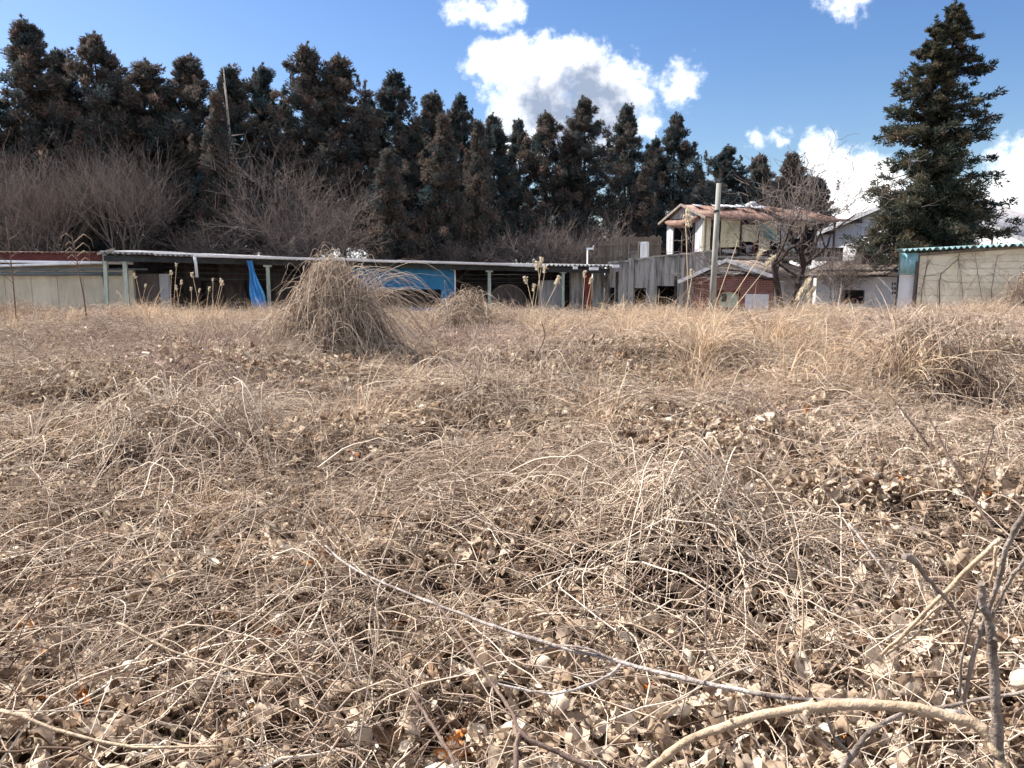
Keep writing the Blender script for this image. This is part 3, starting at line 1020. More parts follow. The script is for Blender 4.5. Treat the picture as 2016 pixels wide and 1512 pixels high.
tag(tarp, 'crumpled bright blue tarpaulin hanging from the eaves of the open shed', 'tarp')

# ---- beige store at the left end
store = F.root('beige_store')
tag(store, 'low beige panelled store with red-brown fascia and pipes at the left end', 'building')
off = 0.9
zt = F.hit(100, 531, off)[1]
edges = [-170, -110, -50, 8, 60, 112, 163, 204, 262, 309, 331]
for i, (a, b) in enumerate(zip(edges[:-1], edges[1:])):
    x0, x1 = F.x(a, off), F.x(b, off)
    m_ = 'beige' if b < 300 else ('board_brown' if b == 309 else 'sheet_grey')
    MB().box(x0 + 0.008, x1 - 0.008, off + (0.25 if b > 262 else random.uniform(0, 0.02)), off + 0.35, 0, zt - (0.15 if b > 262 else 0)).build('wall_panel', m_, store)
za = F.hit(0, 527, off)[1]
MB().box(F.x(-170, off), F.x(208, off), off + 0.38, off + 0.45, zt - 0.1, za + 0.6).build('upper_wall', 'beige', store)
f0, f1 = F.x(-170, 0.6), F.x(206, 0.6)
zf0, zf1 = F.hit(100, 515, 0.6)[1], F.hit(100, 500, 0.6)[1]
MB().box(f0, f1, 0.55, 0.60, zf0, zf1).build('fascia', 'fascia_red', store)
for i in range(9):
    a = f0 + (f1 - f0) * i / 9
    b = f0 + (f1 - f0) * (i + 1) / 9 + 0.03
    dz = random.uniform(-0.01, 0.01)
    MB().corr((a, 0.45, zf1 + 0.045 + dz), (b, 0.45, zf1 + 0.045 + dz), (a, 4.4, zf1 + 0.16 + dz), (b, 4.4, zf1 + 0.16 + dz), 0.172, 0.03, 0.01).build('roof_sheet', 'rust', store)
# sloped flashing joining the two roofs
pa, pb = F.hit(192, 500, 0.3), F.hit(226, 491, -0.5)
MB().bar((pa[0], 0.3, pa[1]), (pb[0], -0.55, pb[1]), 0.05, 0.09).build('flashing', 'wood_grey', store)
MB().box(F.x(-170, 4.3), F.x(325, 4.3), 4.2, 4.3, 0, zf1).build('back_wall', 'board_dark', store)
for (pxa, pya, pxb, pyb, r_, mt, o_) in ((-170, 511, 262, 518, 0.055, 'pipe_white', 0.42), (-170, 527, 198, 517, 0.05, 'pipe_white', 0.36),
                                         (-170, 529, 290, 530, 0.035, 'pipe_grey', 0.46), (-170, 537, 240, 539, 0.07, 'pipe_grey', 0.66)):
    a, b = F.hit(pxa, pya, o_), F.hit(pxb, pyb, o_)
    mid = ((a[0] + b[0]) / 2, o_, (a[1] + b[1]) / 2 - 0.02)
    MB().tube([(a[0], o_, a[1]), mid, (b[0], o_, b[1])], r_, 10).build('pipe', mt, store)
a, z1 = F.hit(208, 520, 0.3)
b, z0 = F.hit(213, 640, 0.3)
MB().bar((a, 0.3, zf1), (b, 0.3, 0.0), 0.13, 0.12).build('corner_post', 'post_green', store)
a, _ = F.hit(201, 540, 0.38)
MB().bar((a, 0.42, 1.75), (a + 0.12, 0.42, 0.0), 0.035).build('drain_rod', 'steel_dark', store)

# ---- concrete block wall / bunker
G = Frame(1122, 33.2, 1408, 31.0)
bunker = G.root('concrete_bunker')
tag(bunker, 'stained grey concrete bunker with dark low openings beneath the rusty shack', 'building')


def gz(px, py, o_=0.0):
    return G.hit(px, py, o_)[1]


sect = [  # px0, px1, top py at px0, top py at px1, openings (px0,px1,py0)
    (1196, 1243, 519, 515, [(1200, 1210, 566)]),
    (1243, 1284, 514, 508, [(1248, 1272, 567)]),
    (1284, 1342, 507, 502, [(1294, 1334, 563)]),
    (1342, 1408, 502, 495, []),
]
for i, (p0, p1, t0, t1, hol) in enumerate(sect):
    x0, x1 = G.x(p0), G.x(p1)
    y0 = 0.04 * (i % 2)
    zt0, zt1 = gz(p0, t0), gz(p1, t1)
    holes = [(G.x(a), G.x(b), 0.4, gz(a, c)) for a, b, c in hol]
    mb = MB()
    wall_with_holes(mb, x0 + 0.004, x1 - 0.004, 0, zt0, y0, y0 + 0.25, holes, (0, zt1 - zt0))
    mb.build('concrete_panel', 'concrete', bunker)
    MB().box(x0 - 0.02, x1 + 0.02, y0 - 0.07, y0 + 0.3, zt0 + 0.003, zt0 + 0.07, (0, zt1 - zt0, 0, zt1 - zt0)).build('coping', 'concrete', bunker)
for p in (1243, 1284, 1342):
    x = G.x(p)
    MB().box(x - 0.11, x + 0.11, -0.09, -0.003, 0, gz(p, 508)).build('buttress', 'concrete', bunker)
for p, q_ in ((1215, 560), (1240, 575), (1330, 570)):
    x, z = G.hit(p, q_)
    MB().box(x - 0.05, x + 0.05, -0.05, -0.004, 0.2, z + 0.55).build('stain_pipe', 'board_dark', bunker)
x0, x1 = G.x(1196), G.x(1408)
MB().box(x0 + 0.05, x1, 0.31, 5.2, gz(1300, 512) - 0.25, gz(1300, 512) - 0.10).build('roof_slab', 'concrete', bunker)
MB().box(x0 + 0.1, x1 - 0.1, 2.2, 2.3, 0, gz(1300, 512) - 0.28).build('inner_wall', 'room_shade', bunker)
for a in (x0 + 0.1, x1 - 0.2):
    MB().box(a, a + 0.12, 0.31, 2.15, 0, gz(1300, 512) - 0.28).build('side_wall', 'room_shade', bunker)

# things on the bunker roof behind: reed screen, boxes, cabinet, pipe stand
zr = gz(1300, 512) - 0.10
screen = empty('reed_screen', G.world(G.x(1176, 4.6), 4.6, zr), G.ang)
tag(screen, 'grey-brown reed screen fence standing on the bunker roof beside the shack', 'fence')
ws = G.x(1300, 4.6) - G.x(1176, 4.6)
zs_ = gz(1240, 466, 4.6) - zr
ns = 34
for i in range(ns):
    a = ws * i / ns
    h_ = zs_ * (0.84 if i < 8 else 1.0) + random.uniform(-0.05, 0.05)
    MB().box(a, a + ws / ns - 0.012, random.uniform(0, 0.03), 0.06, 0, h_).build('reed_slat', 'reed' if random.random() < 0.75 else 'wood_grey', screen)
for z in (0.35, zs_ * 0.7):
    MB().box(0, ws, -0.035, -0.004, z, z + 0.04).build('rail', 'wood_grey', screen)
for i, (p0, p1, t_, o_, mt, nm, lb) in enumerate((
        (1236, 1256, 476, 3.6, 'wood_grey', 'wooden_cupboard', 'open grey wooden shelf cupboard in front of the reed screen'),
        (1259, 1273, 476, 3.4, 'white', 'white_cabinet', 'white upright cabinet in front of the reed screen'))):
    xa, xb = G.x(p0, o_), G.x(p1, o_)
    zt = gz(p0, t_, o_) - zr
    e_ = empty(nm, G.world(xa, o_, zr), G.ang)
    tag(e_, lb, 'cupboard' if i == 0 else 'cabinet')
    w_ = xb - xa
    if i == 0:
        for a in (0, w_ - 0.04):
            MB().box(a, a + 0.04, 0, 0.4, 0, zt).build('side_panel', mt, e_)
        for k in range(3):
            z = 0.02 + (zt - 0.06) * k / 2
            MB().box(0.042, w_ - 0.042, 0, 0.4, z, z + 0.04).build('shelf', mt, e_)
        MB().box(0.042, w_ - 0.042, 0.36, 0.4, 0.02, zt * 0.6).build('back_panel', 'sheet_grey', e_)
    else:
        MB().box(0, w_, 0.03, 0.45, 0, zt).build('body', mt, e_)
        for k in range(2):
            MB().box(0.02 + k * w_ / 2, w_ / 2 - 0.02 + k * w_ / 2, 0.005, 0.028, 0.03, zt - 0.03).build('door', mt, e_)
xs_, zs2 = G.hit(1157, 489, 2.0)
stand = empty('pipe_stand', G.world(xs_, 2.0, 0), G.ang)
tag(stand, 'thin white standpipe with a crossbar rising behind the end of the shed roof', 'pipe')
MB().tube([(0, 0, 0), (0, 0, zs2)], 0.035, 8).build('pipe', 'gutter', stand)
MB().box(-0.05, 0.28, -0.04, 0.04, zs2 - 0.06, zs2 + 0.03).build('crossbar', 'gutter', stand)
MB().tube([(0.25, 0, zs2 + 0.03), (0.3, 0, zs2 + 0.12)], 0.03, 6).build('tap', 'sheet_grey', stand)

# ---- derelict shack on top of the bunker
S = Frame(1385, 33.0, 1662, 35.2)
shack = S.root('rusty_shack')
tag(shack, 'derelict upper shack with rusty corrugated roof and torn cream sheets', 'building')
LS = S.x(1648)
z_e = S.hit(1388, 424)[1]
z_b = S.hit(1400, 503)[1]
DS = 3.4
z_ridge = z_e + 0.62
# gable end, facing left: x = 0 plane
gy_ = DS / 2
MB().box(0.0, 0.06, 0.0, 0.16, z_b, z_e).build('corner_post', 'wood_grey', shack)
MB().box(-0.03, 0.03, 0.18, 0.78, z_b, z_e).build('gable_sheet', 'sheet_grey', shack)
MB().box(-0.03, 0.03, DS - 0.62, DS - 0.02, z_b, z_e).build('gable_sheet', 'sheet_grey', shack)
MB().add([(-0.02, 0.05, z_e + 0.02), (-0.02, DS - 0.05, z_e + 0.02), (-0.02, gy_, z_ridge - 0.02), (0.02, 0.05, z_e + 0.02), (0.02, DS - 0.05, z_e + 0.02), (0.02, gy_, z_ridge - 0.02)],
         [(0, 2, 1), (3, 4, 5), (0, 1, 4, 3), (1, 2, 5, 4), (2, 0, 3, 5)]).build('gable_board', 'sheet_grey', shack)
MB().box(-0.06, -0.025, gy_ - 0.04, gy_ + 0.04, z_e - 0.1, z_ridge).build('king_post', 'board_dark', shack)
# rolled brown awning over the doorway
MB().tube([(-0.12, 0.35, z_e - 0.05), (-0.2, 1.0, z_e - 0.2), (-0.22, gy_, z_e - 0.26), (-0.2, 2.6, z_e - 0.2), (-0.12, DS - 0.1, z_e - 0.05)], [0.1, 0.16, 0.19, 0.16, 0.1], 8).build('awning_roll', 'rust', shack)
MB().box(1.3, 1.36, 0.3, DS - 0.3, z_b, z_e).build('inner_wall', 'room_shade', shack)
MB().box(0.08, LS - 0.1, DS - 0.1, DS, z_b, z_e).build('back_wall', 'room_shade', shack)
MB().box(1.4, LS - 0.3, 1.2, 1.26, z_b, z_e - 0.25).build('partition', 'room_shade', shack)
MB().box(0.0, LS, 0.0, DS, z_b - 0.12, z_b - 0.005).build('floor_slab', 'concrete', shack)
for k in range(3):
    MB().box(-0.02, 0.04, 0.95 + 0.5 * k, 1.0 + 0.5 * k, z_b, z_e - 0.15 - 0.2 * k).build('door_stud', 'board_brown', shack)
# roof sheets, front slope and back slope
nrs = 9
for i in range(nrs):
    a = -0.25 + (LS + 0.55) * i / nrs
    b = -0.25 + (LS + 0.55) * (i + 1) / nrs + 0.05
    dz = random.uniform(-0.04, 0.04) - 0.10 * math.sin(math.pi * i / nrs)
    tilt = random.uniform(-0.06, 0.06)
    ridge_drop = 0.0 if b < LS - 0.6 else 0.42 * (b - (LS - 0.6))
    rd0 = 0.0 if a < LS - 0.6 else 0.42 * (a - (LS - 0.6))
    if i == 4:
        b = a + 0.35        # a torn sheet leaves a hole
    mt = 'rust' if i in (0, 1, 2, 5, 7, 8) else ('rust' if random.random() < 0.5 else 'roof_brown')
    MB().corr((a, -0.38, z_e - 0.10 + dz), (b, -0.38, z_e - 0.10 + dz + tilt), (a, gy_, z_ridge + dz - rd0), (b, gy_, z_ridge + dz + tilt - ridge_drop), 0.11, 0.018, 0.006, rows=3).build('roof_sheet', mt, shack)
    MB().corr((a, gy_ + 0.01, z_ridge + dz - rd0), (b, gy_ + 0.01, z_ridge + dz - ridge_drop), (a, DS + 0.35, z_e - 0.08), (b, DS + 0.35, z_e - 0.08), 0.11, 0.018, 0.006).build('roof_sheet', 'rust', shack)
MB().bar((-0.27, -0.42, z_e - 0.13), (-0.27, gy_, z_ridge - 0.02), 0.05, 0.10).build('barge_board', 'wood_grey', shack)
MB().bar((-0.27, DS + 0.40, z_e - 0.13), (-0.27, gy_, z_ridge - 0.02), 0.05, 0.10).build('barge_board', 'wood_grey', shack)
# front wall: torn sheets, posts, openings
fr = [  # px0 px1 py0 py1 depth material
    (1386, 1398, 427, 500, 0.00, 'sheet_cream'), (1421, 1456, 429, 487, -0.03, 'sheet_cream'),
    (1462, 1491, 442, 476, 0.03, 'sheet_cream'), (1497, 1516, 430, 494, -0.02, 'sheet_cream'), (1518, 1530, 431, 470, 0.01, 'sheet_cream'),
    (1535, 1547, 438, 488, 0.02, 'sheet_grey'), (1551, 1574, 434, 456, 0.0, 'sheet_cream'), (1578, 1599, 434, 452, -0.02, 'sheet_cream'),
    (1422, 1450, 491, 498, 0.04, 'sheet_grey'), (1470, 1480, 482, 497, 0.30, 'sheet_grey')]
for p0, p1, q0, q1, o_, mt in fr:
    xa, za = S.hit(p0, q0, o_)
    xb, zb = S.hit(p1, q1, o_)
    half_h = (za - zb)
    nsub = max(1, int((xb - xa) / 0.9))
    for k in range(nsub):
        a = xa + (xb - xa) * k / nsub
        b = xa + (xb - xa) * (k + 1) / nsub - 0.01
        m_ = zb + half_h * 0.48
        sk = random.uniform(-0.05, 0.05)
        if half_h > 0.9:
            MB().box(a, b, o_, o_ + 0.02, m_ + 0.012, za, (0, 0, 0, 0)).build('wall_sheet', mt, shack)
            MB().box(a, b, o_ + 0.022, o_ + 0.042, zb, m_ + 0.03, (0, 0, sk, -sk)).build('wall_sheet', mt, shack)
        else:
            MB().box(a, b, o_, o_ + 0.02, zb, za, (0, 0, sk, -sk)).build('wall_sheet', mt, shack)
for p in (1402, 1418, 1458, 1494, 1549, 1602, 1640):
    x = S.x(p)
    MB().box(x - 0.035, x + 0.035, 0.06, 0.13, z_b if p < 1630 else z_b, z_e - 0.02).build('stud', 'board_brown', shack)
x0, x1 = S.x(1385), S.x(1642)
MB().box(x0, x1, 0.06, 0.14, z_e - 0.14, z_e - 0.03).build('wall_plate', 'board_dark', shack)
MB().box(x0, x1, 0.14, 0.2, z_b + 0.02, z_b + 0.14).build('sill_plate', 'board_dark', shack)
for (a0, b0, a1, b1, mt, w_) in ((1462, 470, 1492, 470, 'rust_red', 0.06), (1484, 462, 1484, 500, 'rust_red', 0.08), (1493, 466, 1493, 500, 'rust_red', 0.06), (1462, 499, 1494, 497, 'rust_red', 0.06),
                                 (1392, 455, 1398, 495, 'sheet_grey', 0.05), (1404, 430, 1392, 470, 'sheet_grey', 0.04), (1408, 440, 1410, 498, 'wood_grey', 0.04), (1413, 436, 1416, 495, 'wood_grey', 0.03),
                                 (1570, 470, 1582, 452, 'gutter', 0.05), (1555, 497, 1600, 470, 'wood_grey', 0.05), (1610, 440, 1625, 490, 'board_brown', 0.05)):
    p, q_ = S.hit(a0, b0, 0.22), S.hit(a1, b1, 0.22)
    MB().bar((p[0], 0.22, p[1]), (q_[0], 0.22, q_[1]), w_).build('loose_batten', mt, shack)
# fallen green stair rails across the front
for da in (0, 5):
    p, q_ = S.hit(1494 + da, 444 - da, -0.25), S.hit(1550 + da, 490 - da, -0.25)
    MB().bar((p[0], -0.25, p[1]), (q_[0], -0.25, q_[1]), 0.05, 0.07).build('loose_rail', 'sheet_green', shack)
p, q_ = S.hit(1493, 458, -0.12), S.hit(1560, 500, -0.12)
MB().add([(p[0], -0.12, p[1]), (p[0] + 0.5, -0.12, p[1] + 0.15), (q_[0] + 0.3, -0.16, q_[1] + 0.25), (q_[0], -0.16, q_[1]),
          (p[0], -0.10, p[1]), (p[0] + 0.5, -0.10, p[1] + 0.15), (q_[0] + 0.3, -0.14, q_[1] + 0.25), (q_[0], -0.14, q_[1])],
         [(0, 1, 2, 3), (7, 6, 5, 4), (0, 4, 5, 1), (1, 5, 6, 2), (2, 6, 7, 3), (3, 7, 4, 0)]).build('loose_sheet', 'sheet_green', shack)
# debris on the roof
for i, (px, py, w_, h_, mt) in enumerate(((1372, 405, 0.35, 0.05, 'sheet_grey'), (1425, 409, 0.5, 0.08, 'gutter'), (1440, 406, 0.45, 0.07, 'gutter'), (1458, 408, 0.4, 0.10, 'sheet_grey'),
                                          (1493, 406, 0.9, 0.10, 'sheet_grey'), (1493, 412, 0.7, 0.06, 'gutter'), (1415, 413, 0.6, 0.05, 'gutter'), (1520, 415, 0.5, 0.06, 'rust'), (1448, 415, 0.4, 0.05, 'gutter'))):
    p = S.hit(px, py, gy_ * 0.75)
    x, z = p
    zroof = z_e - 0.10 + (z_ridge - z_e + 0.1) * ((gy_ * 0.75 + 0.38) / (gy_ + 0.38)) + 0.02
    mb = MB().corr((x - w_ / 2, gy_ * 0.60, zroof - 0.02), (x + w_ / 2, gy_ * 0.60, zroof + 0.03), (x - w_ / 2 + 0.1, gy_ * 0.95, zroof + h_ + 0.08), (x + w_ / 2 - 0.05, gy_ * 0.95, zroof + h_ + 0.05), 0.16, 0.02, 0.008)
    mb.build('loose_sheet', mt, shack)
p = S.hit(1480, 404, gy_)
MB().tube([(p[0], gy_, z_ridge - 0.1), (p[0] + 0.02, gy_, z_ridge + 0.1), (p[0] + 0.02, gy_, z_ridge + 0.22)], [0.28, 0.30, 0.12], 10).build('roof_vent', 'sheet_grey', shack)

# ---- brick house with low gable
B = Frame(1522, 29.0, 1602, 33.0)          # long side recedes right; gable runs along local y towards the left
brick = B.root('brick_house')
tag(brick, 'low red brick house with white gable and arched pale green window', 'house')
LB = B.L
# gable plane is x=0, from y=0 (right corner) to y=DB (left corner)
pl = at(1366, 546, 31.2)
DB = (Vector((pl.x, pl.y, 0)) - B.o).dot(B.n)
DB = max(2.8, DB)
GB = Frame(1522, 29.0, 1402, 30.0)
zE = at(1522, 543, 29.0).z
zA = at(1440, 511, 30.2).z


def gable_hit(px, py, off=0.0):
    """(y, z) where the ray meets the gable plane x = -off"""
    r = pix_ray(px, py)
    c = Vector((0, 0, CAMZ))
    k = (-off - (c - B.o).dot(B.t)) / r.dot(B.t)
    p = c + r * k
    return (p - B.o).dot(B.n), p.z


yA = gable_hit(1440, 511)[0]
yL = gable_hit(1362, 548)[0]
zLft = gable_hit(1362, 549)[1]
zLint = gable_hit(1440, 541)[1]
win = (gable_hit(1457, 570)[0], gable_hit(1412, 570)[0], 0.35, gable_hit(1430, 572)[1])
wp = (gable_hit(1514, 580)[0], gable_hit(1468, 580)[0], 0.0, gable_hit(1490, 579)[1])
mb = MB()
mb2 = MB()
# brick gable wall, written in swapped axes (x<->y)
tmp = MB()
wall_with_holes(tmp, 0.0, yL - 0.1, 0, zLint, 0.0, 0.2, [win])
tmp.v = [(y, x, z) for (x, y, z) in tmp.v]
tmp.f = [f[::-1] for f in tmp.f]
tmp.build('brick_wall', 'brick', brick)
tmp = MB().box(wp[0], wp[1], -0.03, -0.004, 0, wp[3])
tmp.v = [(y, x, z) for (x, y, z) in tmp.v]
tmp.f = [f[::-1] for f in tmp.f]
tmp.build('white_panel', 'white', brick)
tmp = MB().prism([(0.02, zLint + 0.003), (yL - 0.1, zLint + 0.003), (yL - 0.1, zLft - 0.02), (yA, zA - 0.03), (0.02, zE - 0.02)], 0.02, 0.18)
tmp.v = [(y, x, z) for (x, y, z) in tmp.v]
tmp.f = [f[::-1] for f in tmp.f]
tmp.build('gable_panel', 'white', brick)
tmp = MB().box(-0.05, yL, -0.12, -0.005, zLint - 0.05, zLint + 0.04)
tmp.v = [(y, x, z) for (x, y, z) in tmp.v]
tmp.f = [f[::-1] for f in tmp.f]
tmp.build('lintel', 'board_dark', brick)
# arched window: pale leaf inside a brick arch
wc = (win[0] + win[1]) / 2
wr = (win[1] - win[0]) / 2
arch = [(wc + wr * 0.92 * math.cos(t), win[3] - wr * 0.75 + wr * 0.72 * math.sin(t)) for t in np.linspace(0, math.pi, 12)]
tmp = MB().prism([(wc + wr * 0.92, 0.36)] + arch + [(wc - wr * 0.92, 0.36)], 0.10, 0.14)
tmp.v = [(y, x, z) for (x, y, z) in tmp.v]
tmp.f = [f[::-1] for f in tmp.f]
wdw = tmp.build('arched_window', 'pale_green', brick)
tmp = MB().box(wc + wr * 0.2, wc + wr * 0.62, 0.06, 0.095, 0.6, win[3] - 0.12)
tmp.v = [(y, x, z) for (x, y, z) in tmp.v]
tmp.f = [f[::-1] for f in tmp.f]
tmp.build('pane', 'glass', wdw)
tmp = MB().tube([(p[0], 0.04, p[1]) for p in [(wc + wr * 0.97, 0.4)] + arch + [(wc - wr * 0.97, 0.4)]], 0.035, 6)
tmp.v = [(y, x, z) for (x, y, z) in tmp.v]
tmp.build('frame', 'brick', wdw)
MB().box(0.21, 0.3, 0.05, yL - 0.15, 0, zLint).build('inner_wall', 'room_shade', brick)
# long side wall
MB().box(0.22, LB, 0.0, 0.15, 0, zE - 0.05).build('side_wall', 'white', brick)
# roof: two slopes of long boards
nr = 7
for i in range(nr):
    a = -0.45 + (LB + 1.6) * i / nr
    b = -0.45 + (LB + 1.6) * (i + 1) / nr - 0.01
    dz = random.uniform(-0.015, 0.015)
    MB().corr((a, -0.35, zE - 0.07 + dz), (b, -0.35, zE - 0.07 + dz), (a, yA, zA + dz), (b, yA, zA + dz), 0.16, 0.014, 0.02, spp=5).build('roof_sheet', 'roof_brown', brick)
    MB().corr((a, yA + 0.005, zA + dz), (b, yA + 0.005, zA + dz), (a, yL + 0.35, zLft - 0.10 + dz), (b, yL + 0.35, zLft - 0.10 + dz), 0.16, 0.014, 0.02, spp=5).build('roof_sheet', 'roof_brown', brick)
MB().bar((-0.48, -0.38, zE - 0.11), (-0.48, yA, zA - 0.035), 0.05, 0.14).build('barge_board', 'sheet_grey', brick)
MB().bar((-0.48, yL + 0.38, zLft - 0.13), (-0.48, yA, zA - 0.035), 0.05, 0.14).build('barge_board', 'sheet_grey', brick)
MB().tube([(-0.44, yA, zA + 0.03), (LB + 1.1, yA, zA + 0.03)], 0.06, 8).build('ridge_cap', 'roof_brown', brick)

# ---- low white house with broken window
Wf = Frame(1608, 29.6, 1772, 27.6)
wh = Wf.root('white_low_house')
tag(wh, 'low white plastered house with brown roof and a broken brick-edged window', 'house')
LW = Wf.L
zw = Wf.hit(1700, 545)[1]
wa, wb = Wf.x(1664), Wf.x(1703)
wz1, wz0 = Wf.hit(1680, 571)[1], Wf.hit(1680, 598)[1]
mb = MB()
wall_with_holes(mb, 0.0, LW + 0.6, 0, zw, 0.0, 0.18, [(wa, wb, wz0, wz1)])
mb.build('wall', 'white', wh)
MB().box(0.0, LW + 0.6, 0.01, 0.17, zw + 0.003, zw + 0.28).build('eaves_board', 'board_dark', wh)
wd = MB().box(wa, wb, 0.14, 0.16, wz0, wz1).build('window', 'room_shade', wh)  # dark sheet closing the opening, coloured as the shaded room behind
MB().box((wa + wb) / 2 - 0.22, (wa + wb) / 2 - 0.17, 0.05, 0.12, wz0, wz1).build('mullion', 'wood_grey', wd)
MB().box(wa - 0.02, wb + 0.04, -0.03, -0.003, wz0 - 0.06, wz0 - 0.003).build('sill', 'white', wd)
# exposed bricks round the break
yb = 0
k = 0
z = wz0
while z < wz1 - 0.02:
    for side, xx_ in ((-1, wa), (1, wb)):
        w_ = random.uniform(0.05, 0.15)
        MB().box(xx_ - w_ if side < 0 else xx_ + 0.0, xx_ if side < 0 else xx_ + w_ * 0.35, -0.012, -0.002, z + 0.004, z + 0.058).build('brick', 'brick', wh)
    z += 0.066
for i in range(6):
    x = random.uniform(wa, wb - 0.1)
    MB().box(x, x + random.uniform(0.06, 0.16), 0.02, 0.12, wz0 + 0.02 + 0.07 * (i % 4), wz0 + 0.08 + 0.07 * (i % 4)).build('brick', 'brick', wh)
for px in (1635, 1652, 1672, 1690, 1745):
    x = Wf.x(px)
    MB().bar((x, -0.30, zw + 0.16), (x + random.uniform(-0.1, 0.1), 0.0, zw + 0.02), 0.05).build('rafter_end', 'board_brown', wh)
ze_ = Wf.hit(1700, 543, -0.45)[1]
zrg = Wf.hit(1720, 514, 2.2)[1]
nr = 8
x_a, x_b = -0.9, LW + 0.9
for i in range(nr):
    a = x_a + (x_b - x_a) * i / nr
    b = x_a + (x_b - x_a) * (i + 1) / nr - 0.01
    dz = random.uniform(-0.02, 0.02)
    top_in = 0.9 if i == 0 else 0
    MB().corr((a, -0.5, ze_ + dz), (b, -0.5, ze_ + dz + random.uniform(-0.02, 0.02)), (a + top_in, 2.2, zrg + dz), (b, 2.2, zrg + dz), 0.18, 0.016, 0.025, spp=5).build('roof_sheet', 'roof_brown', wh)
MB().box(x_a + 0.5, x_b, 2.21, 2.4, zrg - 0.4, zrg + 0.02).build('ridge_board', 'roof_brown', wh)
MB().box(0, LW + 0.6, 2.0, 2.1, 0, zrg - 0.2).build('back_wall', 'room_shade', wh)
# row of vent slots in the plaster near the post
for px in (1756, 1761):
    for k in range(3):
        x, z = Wf.hit(px, 556 + 9 * k)
        MB().box(x, x + 0.05, -0.01, -0.002, z - 0.1, z).build('vent_slot', 'board_dark', wh)

# ---- big white house behind, gable to the left
Hh = Frame(1945, 33.0, 2110, 38.5)
big = Hh.root('white_gabled_house')
tag(big, 'large white house with tall gable and rusty metal roof behind the big conifer', 'house')


def hg(px, py, off=0.0):
    r = pix_ray(px, py)
    c = Vector((0, 0, CAMZ))
    k = (-off - (c - Hh.o).dot(Hh.t)) / r.dot(Hh.t)
    p = c + r * k
    return (p - Hh.o).dot(Hh.n), p.z


yl, zl = hg(1601, 466)
ya, za = hg(1800, 384)
zr_ = zl
w_y0, w_z1 = hg(1661, 487)
w_y1, w_z0 = hg(1605, 515)
tmp = MB()
wall_with_holes(tmp, 0.0, yl, 0, zl - 0.1, 0.0, 0.2, [(w_y0, w_y1, w_z0, w_z1)])
tmp.v = [(y, x, z) for (x, y, z) in tmp.v]
tmp.f = [f[::-1] for f in tmp.f]
tmp.build('gable_wall', 'white', big)
tmp = MB().prism([(0, zl - 0.097), (yl, zl - 0.097), (yl, zl - 0.02), (ya, za - 0.06), (0, zl - 0.02)], 0.0, 0.2)
tmp.v = [(y, x, z) for (x, y, z) in tmp.v]
tmp.f = [f[::-1] for f in tmp.f]
tmp.build('gable_triangle', 'white', big)
wn = MB().box(0.12, 0.15, w_y0, w_y1, w_z0, w_z1).build('window', 'glass', big)
for k in range(4):
    y = w_y0 + (w_y1 - w_y0 - 0.06) * k / 3
    MB().box(0.04, 0.11, y, y + 0.06, w_z0, w_z1).build('window_bar', 'wood_grey', wn)
for px, py in ((1632, 458), (1686, 436)):
    y, z = hg(px, py)
    v_ = MB().box(-0.03, -0.003, y - 0.32, y + 0.32, z - 0.09, z + 0.09).build('vent', 'board_dark', big)
    for k in range(3):
        MB().box(-0.045, -0.032, y - 0.30, y + 0.30, z - 0.07 + 0.06 * k, z - 0.04 + 0.06 * k).build('louvre', 'wood_grey', v_)
fs = (za - zl + 0.2) / (ya + 0.6)
ze2 = zl - 0.15 - fs * 1.9
MB().bar((-0.32, yl + 0.6, zl - 0.22), (-0.32, ya, za + 0.02), 0.06, 0.2).build('barge_board', 'sheet_grey', big)
MB().bar((-0.32, -2.5, ze2 - 0.07), (-0.32, ya, za + 0.02), 0.06, 0.2).build('barge_board', 'sheet_grey', big)
nr = 10
for i in range(nr):
    a = -0.3 + 9.0 * i / nr
    b = -0.3 + 9.0 * (i + 1) / nr - 0.01
    MB().corr((a, -2.5, ze2), (b, -2.5, ze2), (a, ya, za + 0.08), (b, ya, za + 0.08), 0.22, 0.02, 0.01, spp=5).build('roof_sheet', 'roof_metal', big)
    MB().corr((a, ya + 0.005, za + 0.08), (b, ya + 0.005, za + 0.08), (a, yl + 0.6, zl - 0.15), (b, yl + 0.6, zl - 0.15), 0.22, 0.02, 0.01, spp=5).build('roof_sheet', 'roof_metal', big)
MB().add([(-0.35, ya - 0.35, za + 0.02), (9, ya - 0.35, za + 0.02), (9, ya, za + 0.16), (-0.35, ya, za + 0.16), (-0.35, ya + 0.35, za + 0.02), (9, ya + 0.35, za + 0.02)],
         [(0, 1, 2, 3), (3, 2, 5, 4)]).build('ridge_cap', 'ridge_blue', big)
MB().box(0.22, 8.6, -1.9, -1.7, 0, ze2).build('side_wall', 'board_brown', big)

